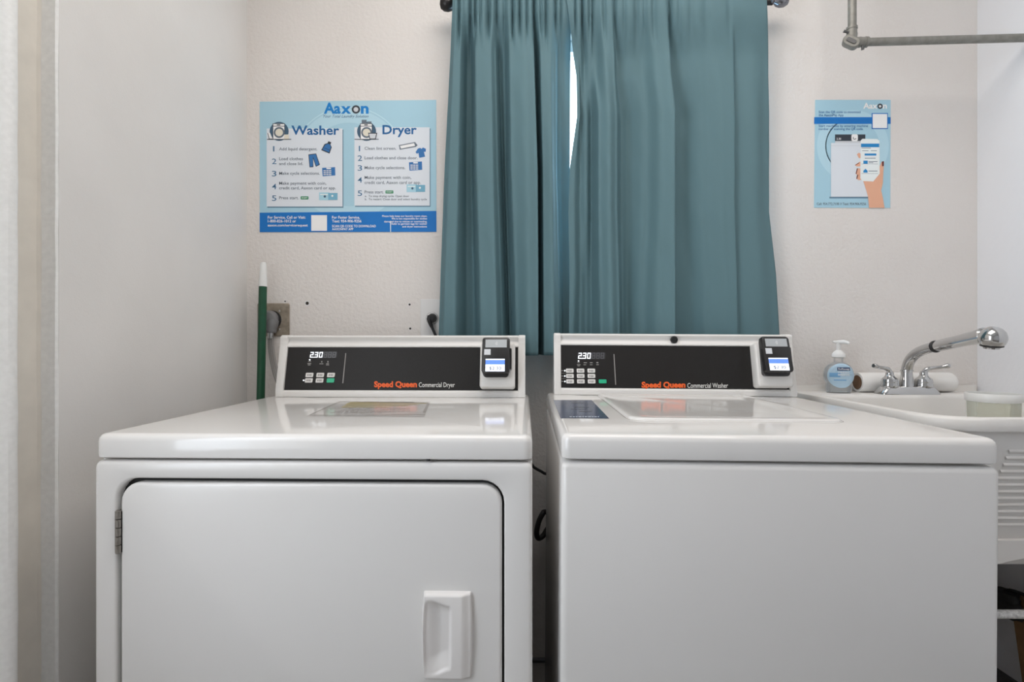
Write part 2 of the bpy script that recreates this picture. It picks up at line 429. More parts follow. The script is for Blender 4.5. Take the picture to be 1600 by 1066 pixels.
low = [(890, -.3), (897, -.2), (906, -1.2), (917, -1.2), (930, -2.0), (936, 1.0), (950, 2.0), (963, 1.2), (970, -1.2), (988, -2.0), (1004, -.6), (1026, 1.4), (1047, 2.1), (1053, -1.0), (1082, -1.7), (1104, 0), (1132, 1), (1145, 1.1), (1150, .3), (1183, .6), (1214, -.4)]
bot = [(889, -.3), (893, -.2), (904, -1.2), (915, -1.2), (932, -2.0), (938, 1.0), (952, 2.0), (965, 1.2), (972, -1.2), (988, -2.0), (1002, -.6), (1024, 1.4), (1047, 2.1), (1053, -1.0), (1085, -1.7), (1106, 0), (1134, 1), (1147, 1.1), (1152, .3), (1187, .6), (1221, -.4)]
up = [(t[0] + (m[0] - t[0]) * .35, t[1]) for t, m in zip(top, mid)]
gap = [(901, -.2), (905, -.2)] + [(t[0] + (m[0] - t[0]) * .6, t[1] * .5 + m[1] * .5) for t, m in zip(top, mid)][2:]
RR_ = [(899, 1.8, 1.2), (910, 2.5, 2), (921, 2.5, 1.6), (926.5, 2, 1.6), (944, 3, 1.0), (961, 3, 1.5), (976, 3, 1), (995, 4, 1.4), (1008, 3, 1), (1022, 4, 1.2), (1048, 3, 1.8), (1062, 3, .8), (1080, 4, .7), (1104, 6, .7), (1140, 5, .6)]
curtain('teal_curtain', [(2.045, top), (zof(35), [(889, 0), (897, .5)] + up[2:]), (zof(120), gap), (zof(180), [(902, -.2), (906, -.2)] + mid[2:]), (zof(262), [(890.5, -.3), (897, -.2)] + mid[2:]), (zof(330), [(888, -.3), (896, -.2)] + mid[2:]), (zof(430), low), (1.02, bot)],
        RR_, 'teal curtain panel right of the bright window gap, wide flat folds on its right', 1.02)
# rod
rod = tag(empty('curtain_rod', ((690 - 800) * SC, YC, 2.02)), 'thin curtain rod with round black finial carrying the teal curtains', 'curtain rod')
b = MB(); b.tube([((702 - 800) * SC, YC, 2.022), ((1207 - 800) * SC, YC, 2.026)], .007, 'rod_black'); b.build('rod', rod)
b = MB()
b.lathe([(.001, -.024), (.012, -.021), (.0185, -.012), (.020, 0), (.017, .010), (.011, .017), (.008, .020), (.012, .023), (.012, .028), (.007, .030)], 'rod_black', ((700 - 800) * SC, YC, 2.022), Matrix.Rotation(PI / 2, 3, 'Y'))
b.build('finial', rod)
b = MB()
b.lathe([(.001, .024), (.010, .021), (.0155, .012), (.0165, 0), (.014, -.010), (.008, -.017), (.007, -.020), (.010, -.023), (.010, -.027), (.007, -.030)], 'rod_flash_shine', ((1219 - 800) * SC, YC, 2.03), Matrix.Rotation(PI / 2, 3, 'Y'))
o = b.build('finial', rod); o['label'] = 'finial with flash shine in its colour'
for px in (716, 1192):
    b = MB(); x = (px - 800) * SC
    b.tube([(x, YC + .006, 2.022), (x, YB - .003, 2.022)], .005, 'rod_black'); b.lathe([(.016, 0), (.016, .004)], 'rod_black', (x, YB - .004, 2.022), Matrix.Rotation(-PI / 2, 3, 'X'))
    b.build('bracket', rod)

# ------------------------------------------------------------------ machines
def seg7(b, pl, x, y, w_, h_, th, sl, digit, m, h):
    on = {'2': 'abged', '3': 'abgcd', '0': 'abcdef', '8': 'abcdefg'}[digit]
    S_ = lambda px, py: (px - sl * (py - (y + h_)) / -h_ * -1 if False else px + sl * (y + h_ - py) / h_, py)
    def bar(x0, y0, x1, y1): b.poly(pl, [S_(x0, y0), S_(x1, y0), S_(x1, y1), S_(x0, y1)], h, m)
    g = .25; mdy = y + h_ / 2
    if 'a' in on: bar(x + g, y, x + w_ - g, y + th)
    if 'd' in on: bar(x + g, y + h_ - th, x + w_ - g, y + h_)
    if 'g' in on: bar(x + g, mdy - th / 2, x + w_ - g, mdy + th / 2)
    if 'f' in on: bar(x, y + g, x + th, mdy - g)
    if 'b' in on: bar(x + w_ - th, y + g, x + w_, mdy - g)
    if 'e' in on: bar(x, mdy + g, x + th, y + h_ - g)
    if 'c' in on: bar(x + w_ - th, mdy + g, x + w_, y + h_ - g)

def console(root, x0, x1, yb, capL, capR):
    """white sloped backsplash, its end caps, and the plane of its black fascia"""
    M = WM[root]
    zt = 1.0745
    prof = [(0, .9145), (-.001, .926), (.0005, .9295), (.0045, .9315), (.0305, 1.0435), (.0265, 1.0450), (.0265, 1.0478), (.0300, 1.0515), (.0355, 1.056), (.0375, 1.061), (.0355, 1.0655), (.031, 1.068), (.0300, 1.0705), (.0315, 1.0732), (.036, zt), (.058, zt), (.066, 1.066), (.068, .9145)]
    con = MB(); con.loft([[(x, yb + p[0], p[1]) for p in prof] for x in (x0 + capL, x1 - capR)], 'console_white', True, True)
    co = con.build('console', root, world=False, sharp=50)
    prof2 = [(-.0025, .9145), (-.003, .927), (.0245, 1.045), (.0262, 1.050), (.0262, 1.0525), (.0268, 1.0572), (.0278, 1.061), (.0268, 1.067), (.027, 1.071), (.030, 1.0745), (.036, zt + .0012), (.060, zt + .0012), (.068, 1.066), (.070, .9145)]
    for a, c, s_ in ((x0, x0 + capL, 1), (x1 - capR, x1, -1)):
        e = MB(); cx = yb + .04
        def ring(x, k): return [(x, cx + (yb + p[0] - cx) * k, 1.0 + (p[1] - 1.0) * (k if p[1] > .92 else 1)) for p in prof2]
        e.loft([ring(a, .97), ring(a + .002, 1), ring(c - .002, 1), ring(c, .985)], 'console_white', True, True)
        e.build('end_cap', root, world=False, sharp=50)
    p0 = Vector((0, yb + .0045, .9315)); dv = Vector((0, .026, .112)).normalized(); n = Vector((0, -dv.z, dv.y))
    pl = Plane(M @ p0, (M.to_3x3() @ n))
    fas = MB(); V = .1140
    P3 = lambda x, v, h: p0 + Vector((x, 0, 0)) + dv * v + n * h
    fas.loft([[P3(x, v, h) for x, v in ((x0 + capL + .001, .0005), (x1 - capR - .001, .0005), (x1 - capR - .001, V), (x0 + capL + .001, V))] for h in (.0002, .0012)], 'panel_black', True, True)
    fo = fas.build('control_panel', root, world=False)
    return co, fo, pl, P3

def card_reader(root, P3, u, v0=.003, wd=.090, flip=1):
    """white mounting box at panel position u (left edge) with the black contactless reader on it"""
    br = MB()
    lo = lambda ins, h, t=0: [P3(x, v, h + t * v) for x, v in rrect(u + ins, u + wd - ins, v0 + ins, v0 + .117 - ins, .007)]
    br.loft([lo(0, .001), lo(0, .027), lo(.0015, .031), lo(.005, .0335)], 'console_white', True, True)
    cr = br.build('card_reader', root, world=False)
    a, c = u + .007, u + wd - .013
    vb, vt = .026, .1285
    bk = MB()
    def lp(ins, h, k, base=0): return [P3(x, v, h - k * (v - vb)) for x, v in rrect(a + ins, c - ins, vb + ins + base, vt - ins, .008)]
    bk.loft([lp(.003, .0335, 0), lp(.003, .050, .10, -.002), lp(.0, .052, .10, .009), lp(0, .066, .12, .009), lp(.0015, .069, .12, .009), lp(.004, .070, .12, .009)], 'reader_black', True, True)
    for k in range(2): pass
    bk.loft([[P3(x, v, h) for x, v in rrect(c - .004, c + .0045, vb + .022, vb + .075, .002)] for h in (.034, .052)], 'reader_black', True, True)
    bo = bk.build('reader_body', cr, world=False)
    # decor on the sloped face
    q = lambda x, v, e: P3(x, v, .070 - .12 * (v - vb) + e)
    def face(b, x0, x1, v0_, v1, e, m): b.add([q(x0, v0_, e), q(x1, v0_, e), q(x1, v1, e), q(x0, v1, e)], [[0, 1, 2, 3]], m)
    s_ = MB(); face(s_, a + .0085, c - .0075, vt - .0275, vt - .0065, .0004, 'reader_plate')
    for k in range(3):
        r = .0025 + .0022 * k; cx, cv = (a + c) / 2 - .003, vt - .017
        A = [-.9 + 1.8 * t / 8 for t in range(9)]
        o_ = [q(cx + r * math.cos(t), cv + r * math.sin(t), .0006) for t in A]; i_ = [q(cx + (r - .0006) * math.cos(t), cv + (r - .0006) * math.sin(t), .0006) for t in A]
        s_.add(o_ + i_, [[t, t + 1, 10 + t, 9 + t] for t in range(8)], 'poster_white')
    s_.build('tap_plate', cr, world=False, smooth=False)
    s_ = MB(); face(s_, a + .006, a + .022, vt - .047, vt - .032, .0004, 'poster_grey'); s_.build('square_sticker', cr, world=False, smooth=False)
    s_ = MB(); x0, x1, b0, b1 = a + .010, c - .012, vb + .0125, vb + .0450
    face(s_, x0, x1, b0, b1, .0004, 'screen_white'); face(s_, x0, x1, b1 - .0145, b1 - .003, .0007, 'screen_blue')
    v, f, mn, mx = glyphs('$2.30', 0, 0); sx = (x1 - x0) * .62 / (mx - mn)
    s_.add([q(x0 + (x1 - x0) * .2 + (p[0] - mn) * sx, b0 + .0045 + p[1] * .0075 / CAPH, .0009) for p in v], f, 'screen_grey')
    s_.build('screen', cr, world=False, smooth=False)
    return cr

def lid(root, wd, dp, z0, z1, yo=0, name='top_panel'):
    b = MB(); L = lambda i, z, r=.014: [(x, y, z) for x, y in rrect(-wd / 2 + i, wd / 2 - i, yo + i, dp - i, max(.002, r - i * .4))]
    b.loft([L(.004, z0), L(.0005, z0 + .002), L(0, z0 + .005), L(0, z1 - .011), L(.0012, z1 - .006), L(.004, z1 - .0022), L(.008, z1 - .0005), L(.012, z1)], 'enamel', True, True)
    return b.build(name, root, world=False, sharp=50)

# ---- dryer
DW, DD = .688, .655
dry = tag(empty('dryer', (-.3125, .8385, 0), -math.radians(1.4)), 'white commercial dryer with a hinged front door, the left machine beside the green pole', 'dryer')
b = MB(); H = .872
b.loft([[(x, y, z) for x, y in rrect(-DW / 2, DW / 2, .016, DD, .006)] for z in (.03, H)], 'enamel_front', True, True)
O = lambda i, y: [(x, y, z) for x, z in rrect(-DW / 2 + i, DW / 2 - i, .03 + i, H - i, .010)]
hx0, hx1, hz0, hz1 = -.3085, .3005, .20, .8445
I = lambda i, y: [(x, y, z) for x, z in rrect(hx0 - i, hx1 + i, hz0 - i, hz1 + i, .034)]
b.loft([O(0, .018), O(0, .0065), O(.001, .0032), O(.003, .001), O(.0065, .0), I(.0035, 0), I(.0012, .0012), I(0, .004), I(0, .0155)], 'enamel_front')
b.loft([[(x, .0155, z) for x, z in rrect(hx0 - .001, hx1 + .001, hz0 - .001, hz1 + .001, .034)], [(x, .0158, z) for x, z in rrect(-.01, .01, .5, .52, .002)]], 'seam_dark', False, True)
b.build('cabinet', dry, world=False, sharp=45)
for sx in (-1, 1):
    for y in (.06, DD - .06):
        b = MB(); b.lathe([(.022, 0), (.022, .012), (.008, .014), (.008, .031)], 'rubber_black', (sx * (DW / 2 - .05), y, 0)); b.build('foot', dry, world=False)
b = MB(); g = .0065
D = lambda i, y: [(x, y, z) for x, z in rrect(hx0 + g + i, hx1 - g + .003 - i, hz0 + g + i, hz1 - g - i, .030)]
b.loft([D(0, .0152), D(0, .005), D(.0008, .0025), D(.0025, .0008), D(.005, .0002)], 'enamel_front', True, True)
door = b.build('door', dry, world=False, sharp=45)
b = MB()                                                      # pull handle with a scooped pocket
hx, hz, hw, hh = .1765, .540, .0735, .134
NU, NV = 46, 70; G = []
for j in range(NV + 1):
    v = j / NV; row = []
    for i in range(NU + 1):
        u = i / NU
        bl = .0035 * (1 - (2 * v - 1) ** 2)
        x = hx + u * hw + (-bl * (1 - u) + bl * .5 * u)
        z = hz + v * hh
        h = .0105 + .003 * (1 - (2 * v - 1) ** 2)
        h -= .006 * sm(.78, .98, u)                           # right side slopes back to the door
        edge = min(sm(0, .045, u), sm(0, .03, v), sm(0, .03, 1 - v), sm(0, .02, 1 - u))
        top = .93 - .06 * sm(.15, .58, u); lowv = .05 + .07 * sm(.2, .55, u)
        wgt = sm(.065, .10, u) * (1 - sm(.545, .60, u)) * sm(lowv, lowv + .05, v) * (1 - sm(top - .05, top, v))
        scoop = (.003 + .0080 * sm(.08, .40, u)) * (sm(lowv, lowv + .24, v) * .75 + .25) * (.55 + .45 * (1 - sm(top - .12, top, v)))
        h -= scoop * wgt
        row.append((x, -h * edge + .0004, z))
    G.append(row)
b.loft(G, 'handle_plastic', closed=False)
b.build('handle', door, world=False, sharp=70)
b = MB()
for k in range(5):
    z0 = .7275 + .0135 * k
    b.lathe([(.0036, 0), (.0044, .0006), (.0044, .0125), (.0036, .013)], 'metal_hinge', (hx0 + .0045, -.001, z0), seg=14)
b.box(hx0 + .0075, hx0 + .0095, -.0006, .010, .729, .793, 'seam_dark'); b.box(hx0 - .001, hx0 + .003, -.0012, .010, .729, .793, 'metal_hinge')
b.build('hinge', door, world=False)
lid(dry, DW, DD, .8755, .914)
b = MB(); b.lathe([(.003, 0), (.003, .003)], 'rubber_black', (.183, .0008, .8745), seg=12); b.build('bumper', dry, world=False)
yb = .560
co, cp, PL, P3 = console(dry, -.3175, .333, yb, .020, .018)
# fascia print
b = MB()
b.text(PL, 'Speed Queen', 584.5, 651.5, 604.8, 8.4, .0016, 'print_orange', bold=.045)
o = b.build('brand_lettering', cp, smooth=False)
b = MB(); b.text(PL, 'Commercial Dryer', 654.5, 710.5, 605, 7.2, .0016, 'print_white', bold=.004)
b.build('model_lettering', cp, smooth=False)
b = MB(); b.poly(PL, [(539.6, 552), (541, 552), (536.4, 599), (534.8, 599)], .0016, 'print_grey'); b.build('divider_line', cp, smooth=False)
b = MB(); b.poly(PL, [(485, 549.5), (526.8, 549.5), (525.4, 559.4), (483.6, 559.4)], .0016, 'display_window')
for k, ch in enumerate('230'):
    seg7(b, PL, 483.9 + 7.1 * k, 550.1, 5.2, 8.8, 1.25, 1.4, ch, 'display_lit', .0019)
b.disc(PL, 490.2, 558.4, .75, .0019, 'display_lit', n=10)
for k in range(3): seg7(b, PL, 505.4 + 6.8 * k, 550.1, 5, 8.8, .9, 1.4, '8', 'display_ghost', .0018)
b.build('display', cp, smooth=False)
b = MB()
b.disc(PL, 484, 562.4, 1.2, .0019, 'display_lit', n=14); b.build('indicator_light', cp, smooth=False)
b = MB(); b.disc(PL, 474.4, 594.4, 1.2, .0019, 'display_lit', n=14); b.build('indicator_light', cp, smooth=False)
for x0, y0, x1, y1 in ((481.5, 564.6, 486, 565.6), (480.4, 567.6, 486.2, 569), (481, 569.7, 485.2, 571), (501.8, 564.3, 503.6, 566.6), (499.2, 568, 505.2, 569.2), (511.4, 564.3, 513.4, 566.6), (509.8, 567.8, 514, 569), (509.4, 569.7, 514.2, 571)):
    b = MB(); b.rect(PL, x0, y0, x1, y1, .0016, 'print_grey'); b.build('indicator_legend', cp, smooth=False)
def button(b_pl, cp, x0, y0, w_, h_, m, sk):
    b = MB()
    b.prism(b_pl, [(x + sk * (y0 + h_ - y) / h_, y) for x, y in rrect(x0, x0 + w_, y0, y0 + h_, 1.2, 3)], .0012, .0030, m, inset=.06)
    if m == 'button_white':
        b.rect(b_pl, x0 + 2.6 + sk * .5, y0 + 2.0, x0 + 4 + sk * .5, y0 + h_ - 2.0, .0033, 'print_grey')
        b.rect(b_pl, x0 + 4.6 + sk * .5, y0 + 2.2, x0 + w_ - 2.4 + sk * .5, y0 + 3.2, .0033, 'print_grey'); b.rect(b_pl, x0 + 5 + sk * .5, y0 + 3.8, x0 + w_ - 2.8 + sk * .5, y0 + 4.8, .0033, 'print_grey')
    o = b.build('button', cp, sharp=30)
    if m == 'button_green': o['label'] = 'green start button'
for r, (y, xs) in enumerate(((582.7, (477, 493.8, 510.6)), (591.2, (475.9, 492.8, 509.8)))):
    for c, x in enumerate(xs): button(PL, cp, x, y, 12, 6.9, 'button_green' if (r, c) == (1, 2) else 'button_white', 1.1)
card_reader(dry, P3, .2170)
# lint instruction label lying on the top panel
TOP = Plane(WM[dry] @ Vector((0, 0, .914)), (0, 0, 1))
b = MB()
b.poly(TOP, [(478, 650.5), (663, 651.5), (673, 627.5), (530, 626.5)], .0004, 'label_film')
b.line(TOP, [(485, 648), (531, 627.6), (670, 629.2)], 1.0, .0007, 'label_frame'); b.line(TOP, [(483, 648.8), (600, 648.6), (664, 647.4)], .8, .0007, 'label_frame')
b.poly(TOP, [(660.5, 645), (664.5, 645), (671, 630.8), (667, 630.8)], .0007, 'label_frame')
for (x0, x1, y) in ((547, 650, 628.9), (543, 668, 630.4), (541, 655, 632.2), (538, 640, 634.0), (535, 610, 636.2)):
    b.poly(TOP, [(x0, y - .6), (x1, y - .3), (x1 - 2, y + .35), (x0 - 2, y + .6)], .0007, 'label_yellow')
rr = random.Random(5)
for y, xa, xb in ((638.0, 545, 642), (640.5, 535, 640), (643.0, 525, 640), (645.2, 515, 600)):
    x = xa
    while x < xb:
        l = rr.uniform(4, 12); b.rect(TOP, x, y - .35, min(xb, x + l), y + .35, .0007, 'label_ink'); x += l + rr.uniform(1.5, 3)
b.build('instruction_label', dry, smooth=False)

# ---- washer
WW, WD = .645, .665
was = tag(empty('washer', (.3917, .802, .004), -math.radians(1.7), math.radians(.35)), 'white top-loading commercial washer, the right machine beside the utility sink', 'washer')
b = MB()
O = lambda i, z: [(x, y, z) for x, y in rrect(-WW / 2 + i, WW / 2 - i, i, WD - i, .010)]
b.loft([O(.004, .03), O(0, .036), O(0, .862), O(.001, .8665), O(.0035, .870), O(.009, .872)], 'enamel_front', True, True)
b.build('cabinet', was, world=False, sharp=50)
for sx in (-1, 1):
    for y in (.06, WD - .06):
        b = MB(); b.lathe([(.022, -.004), (.022, .010), (.008, .012), (.008, .031)], 'rubber_black', (sx * (WW / 2 - .05), y, 0)); b.build('foot', was, world=False)
lid(was, WW, WD, .8755, .914)
yb = .600
co, cp, PL, P3 = console(was, -.305, .320, yb, .0175, .017)
b = MB(); b.lathe([(.0095, 0), (.0095, .004), (.007, .005), (.0065, .003), (.001, .003)], 'rubber_black', (.0125, yb + .030, 1.0595), Matrix.Rotation(PI / 2, 3, 'X'), seg=20); b.build('key_lock', was, world=False)
# loading door in the top
TOPW = Plane(WM[was] @ Vector((0, 0, .914)), (WM[was].to_3x3() @ Vector((0, 0, 1))))
Lx0, Lx1, Ly0, Ly1 = -.192, .186, .145, .585
L = lambda i, z, r=.03: [(x, y, z) for x, y in rrect(Lx0 + i, Lx1 - i, Ly0 + i, Ly1 - i * .2, (max(.004, r - i * .3), max(.004, r - i * .3), .006, .006))]
b = MB(); b.loft([L(-.002, .9142), L(0, .9150), L(.0005, .9172), L(.003, .9186), L(.008, .9190), L(.020, .9188), L(.030, .9176), L(.045, .9168)], 'enamel', True, True)
lo_ = b.build('loading_door', was, world=False, sharp=50)
b = MB(); b.loft([[(x, y, .9142) for x, y in rrect(Lx0 - .004, Lx1 + .004, Ly0 - .004, Ly1 + .004, (.034, .034, .006, .006))], [(x, y, .9143) for x, y in rrect(Lx0 - .0005, Lx1 + .0005, Ly0 - .0005, Ly1 + .0005, (.03, .03, .006, .006))]], 'label_frame'); b.build('door_seam', lo_, world=False, smooth=False)
b = MB(); b.poly(TOPW, [(864.5, 625.2), (924.5, 625.4), (952, 654.2), (876, 653.6)], .0004, 'sticker_navy')
rr = random.Random(9); x = 890
while x < 934:
    l = rr.uniform(2.5, 5); b.rect(TOPW, x, 650.9, min(936, x + l), 651.9, .0007, 'sticker_text'); x += l + 1.3
for (x0, x1, y) in ((893, 912, 629.5), (898, 920, 636), (892, 915, 639), (905, 925, 643)): b.rect(TOPW, x0, y - .25, x1, y + .25, .0007, 'print_dim')
b.build('deck_sticker', was, smooth=False)
b = MB(); b.text(PL, 'Speed Queen', 1002.5, 1071, 605.6, 8.4, .0016, 'print_orange', bold=.045); b.build('brand_lettering', cp, smooth=False)
b = MB(); b.text(PL, 'Commercial Washer', 1074, 1137.5, 606.2, 7.4, .0016, 'print_white', bold=.004); b.build('model_lettering', cp, smooth=False)
b = MB(); b.poly(PL, [(958.6, 553.5), (960, 553.5), (962.8, 601.5), (961.2, 601.5)], .0016, 'print_grey'); b.build('divider_line', cp, smooth=False)
b = MB(); b.rect(PL, 902.5, 551, 945.5, 561.4, .0016, 'display_window')
for k, ch in enumerate('230'): seg7(b, PL, 903.2 + 7.0 * k, 551.5, 5.4, 9.2, 1.35, .7, ch, 'display_lit', .0019)
b.disc(PL, 909.4, 560.2, .8, .0019, 'display_lit', n=10)
for k in range(3): seg7(b, PL, 924.6 + 6.9 * k, 551.5, 5, 9.2, .9, .7, '8', 'display_ghost', .0018)
b.build('display', cp, smooth=False)
for x, y in ((904, 564.2), (882.4, 579.4), (882.4, 587.8), (882.6, 596.2)):
    b = MB(); b.disc(PL, x, y, 1.2, .0019, 'display_lit', n=14); b.build('indicator_light', cp, smooth=False)
for x0, y0, x1, y1 in ((902, 566.4, 906, 567.3), (901.4, 569.4, 907, 570.6), (902.4, 571.4, 906.2, 572.4), (912, 566.2, 917, 567.6), (911.6, 569.6, 916, 570.6), (921.6, 566.2, 926, 567.6), (921.6, 569.6, 926, 570.6), (931.8, 565.8, 935, 567.8), (931.6, 569.4, 935.6, 570.6),
                       (874.8, 578.8, 880, 579.8), (875, 587.2, 880, 588.2), (875.2, 595.6, 880.2, 596.6), (875, 583.2, 884, 583.6), (875, 591.6, 884, 592)):
    b = MB(); b.rect(PL, x0, y0, x1, y1, .0016, 'print_grey'); b.build('indicator_legend', cp, smooth=False)
for r, y in enumerate((576.1, 584.4, 592.8)):
    for c, x in enumerate((884.4, 901.2, 918)): button(PL, cp, x + .25 * r, y, 12, 6.5, 'button_white', -.3)
button(PL, cp, 935.8, 593, 12, 6.2, 'button_green', -.3)
card_reader(was, P3, .2110)
# drain hose hanging at the back of the washer
b = MB(); hp = [(-.25, .69, .60)]
W0 = WM[was]
pts = [at(852, 800, 1.53), at(848, 803, 1.525), at(842, 815, 1.52), at(838.5, 832, 1.52), at(841, 841, 1.525), at(848, 838, 1.535), at(856, 826, 1.54), at(868, 812, 1.53)]
def smooth_path(p, n=6):
    out = []
    for i in range(len(p) - 1):
        p0, p1, p2, p3 = p[max(i - 1, 0)], p[i], p[i + 1], p[min(i + 2, len(p) - 1)]
        for k in range(n):
            t = k / n
            out.append(.5 * ((2 * p1) + (p2 - p0) * t + (2 * p0 - 5 * p1 + 4 * p2 - p3) * t * t + (3 * p1 - p0 - 3 * p2 + p3) * t ** 3))
    return out + [p[-1]]
pts = [Vector((.13, 1.46, .60))] + pts + [Vector((.16, 1.46, .50))]
b.tube(smooth_path(pts), .0075, 'rubber_black'); b.build('drain_hose', was)

# ------------------------------------------------------------------ sockets and cords
out = tag(empty('wall_outlet', WALLP.px(427, 499.5)), 'tarnished square metal outlet plate behind the green pole', 'outlet')
b = MB()
Lp = lambda i, h: [WALLP.px(x, y, h) for x, y in rrect(402.5 + i, 452.5 - i, 474 + i, 525.5 - i, 2)]
b.loft([Lp(0, 0), Lp(0, .003), Lp(1.2, .005)], 'outlet_steel', True, True); b.build('cover_plate', out)
b = MB(); b.lathe([(.0265, 0), (.0265, .0015), (.0255, .002)], 'seam_dark', WALLP.px(426, 499.5, .0045), Matrix.Rotation(PI / 2, 3, 'X')); b.build('receptacle', out)
for px, py in ((436.5, 486), (436.5, 514.5), (416, 486), (416, 514.5)):
    b = MB(); b.lathe([(.0032, 0), (.0028, .001), (.001, .0015)], 'steel', WALLP.px(px, py, .005), Matrix.Rotation(PI / 2, 3, 'X'), seg=12); b.build('screw', out)
crd = tag(empty('dryer_power_cord', at(424, 500, 1.58)), 'thick grey power cord with angled plug behind the green pole', 'power cord')
b = MB()
c0 = WALLP.px(423, 499, .008)
b.lathe([(.024, 0), (.0255, .004), (.0245, .016), (.020, .024), (.008, .027)], 'plug_grey', c0, Matrix.Rotation(PI / 2, 3, 'X'), seg=20)
pa = [WALLP.px(426, 500, .018), WALLP.px(424.5, 508, .020), WALLP.px(423, 516, .020), WALLP.px(422.8, 520.5, .020)]
b.tube(smooth_path(pa, 3), [.018] * 4 + [.0165] * 4 + [.0145] * 2, 'plug_grey', seg=16); b.build('plug', crd)
b = MB(); b.tube([WALLP.px(422.9, 519, .020), WALLP.px(422.8, 526, .021), WALLP.px(423, 529, .021)], [.0085, .0085, .0075], 'steel'); b.tube([WALLP.px(419, 525.5, .023), WALLP.px(427, 525.5, .023)], .0035, 'steel'); b.build('strain_clamp', crd)
b = MB()
pa = [WALLP.px(422.8, 524, .021), WALLP.px(423, 535, .022), WALLP.px(425, 555, .030), WALLP.px(429, 575, .04), WALLP.px(435, 595, .05), WALLP.px(446, 620, .06), Vector((-.60, 1.535, .75)), Vector((-.55, 1.53, .55)), Vector((-.5, 1.52, .30))]
for dx in (-.0052, 0, .0052): b.tube([p + Vector((dx, 0, 0)) for p in smooth_path(pa, 5)], .0040, 'cord_grey', seg=10)
b.build('cord', crd)

pl2 = tag(empty('wall_outlet', WALLP.px(684, 505)), 'flat white painted outlet cover plate at the lower left curtain edge', 'outlet')
b = MB(); Lp = lambda i, h: [WALLP.px(x, y, h) for x, y in rrect(657 + i, 712 - i, 467.5 + i, 543 - i, .8)]
b.loft([Lp(0, 0), Lp(0, .0015), Lp(.5, .0025)], 'plate_white', True, True); b.build('cover_plate', pl2)
b = MB(); b.lathe([(.0175, 0), (.0175, .0012), (.016, .0016)], 'plate_white', WALLP.px(675, 497.5, .0025), Matrix.Rotation(PI / 2, 3, 'X')); b.lathe([(.0185, 0), (.0185, .0004)], 'print_grey', WALLP.px(675, 497.5, .0024), Matrix.Rotation(PI / 2, 3, 'X'))
b.build('receptacle', pl2)
c2 = tag(empty('washer_power_cord', at(674, 497, 1.58)), 'thin black power cord and plug at the lower left curtain edge', 'power cord')
b = MB(); b.lathe([(.013, 0), (.0135, .006), (.011, .018), (.004, .02)], 'rubber_black', WALLP.px(676, 497, .0045), Matrix.Rotation(PI / 2, 3, 'X'), seg=16)
b.tube([WALLP.px(672.5, 494.5, .016), WALLP.px(671, 499, .018), WALLP.px(672.5, 506, .018), WALLP.px(674.5, 511, .018)], [.0095, .0085, .006, .005], 'rubber_black'); b.build('plug', c2)
b = MB(); pa = [WALLP.px(672.8, 507, .018), WALLP.px(676, 514, .018), WALLP.px(679.5, 522, .018), WALLP.px(683, 534, .018), Vector((-.2, 1.575, .95)), Vector((-.1, 1.575, .80)), at(822, 719, 1.575), at(834, 730, 1.575), at(846, 737, 1.575), at(856, 741, 1.575), Vector((.17, 1.57, .67)), Vector((.24, 1.50, .66))]
b.tube(smooth_path(pa, 6), .0042, 'rubber_black', seg=10); b.build('cord', c2)

# green pole
po = tag(empty('broom_handle', (-.709, 1.483, 0)), 'green pole with a white tip leaning in the left corner behind the dryer', 'broom handle')
A = Vector((-.709, 1.483, 0)); Bv = Vector((-.7165, 1.555, 1.288)); Lp = lambda t: A.lerp(Bv, t)
tz = lambda py: (1.06 + (533 - py) / F * 1.549) / 1.288
b = MB(); b.tube([Lp(.0), Lp(.3), Lp(.6), Lp(tz(446))], [.0112] * 4, 'pole_green', seg=18); b.build('pole', po)
b = MB(); b.tube([Lp(tz(448)), Lp(tz(444)), Lp(tz(425)), Lp(tz(413)), Lp(tz(410))], [.0118, .0118, .0100, .0085, .0068], 'pole_tip', seg=18); b.build('tip', po)['label'] = 'white plastic tip'

# ------------------------------------------------------------------ conduit
cd_ = tag(empty('electrical_conduit', (.913, 1.45, 1.863)), 'grey metal conduit with an elbow fitting high in the right corner', 'conduit')
yk = 1.45; cx = (1331 - 800) / F * yk; cz = 1.06 + (533 - 66) / F * yk
b = MB(); b.tube([(cx + .001, yk, cz + .022), (cx, yk, ZC)], .0104, 'conduit_grey', seg=18); b.tube([(cx + .028, yk, cz), (XR, yk - .022, cz)], .0104, 'conduit_grey', seg=18); b.build('pipe', cd_)
b = MB()
b.tube([(cx, yk, cz + .012), (cx, yk, cz + .036)], [.0125, .0125], 'conduit_grey', seg=18); b.tube([(cx, yk, cz + .034), (cx, yk, cz + .040)], [.0138, .0138], 'conduit_grey', seg=18)
b.tube([(cx + .010, yk, cz), (cx + .036, yk - .0005, cz)], [.0125, .0125], 'conduit_grey', seg=18); b.tube([(cx + .034, yk, cz), (cx + .041, yk, cz)], [.0138, .0138], 'conduit_grey', seg=18)
b.tube(smooth_path([Vector((cx, yk, cz + .022)), Vector((cx - .001, yk, cz + .005)), Vector((cx + .006, yk, cz - .001)), Vector((cx + .022, yk, cz))], 4), .0135, 'conduit_grey', seg=18)
b.build('elbow', cd_)
fx = Vector((.74, -.30, -.60)).normalized(); fn = Vector((-.35, -.90, -.0)).normalized(); fn = (fn - fx * fn.dot(fx)).normalized(); fy = fn.cross(fx)
def capsule(L_, r, c, h): return [c + fx * x + fy * y + fn * h for x, y in rrect(-L_, L_, -r, r, r * .98, 6)]
c = Vector((cx - .004, yk, cz - .003))
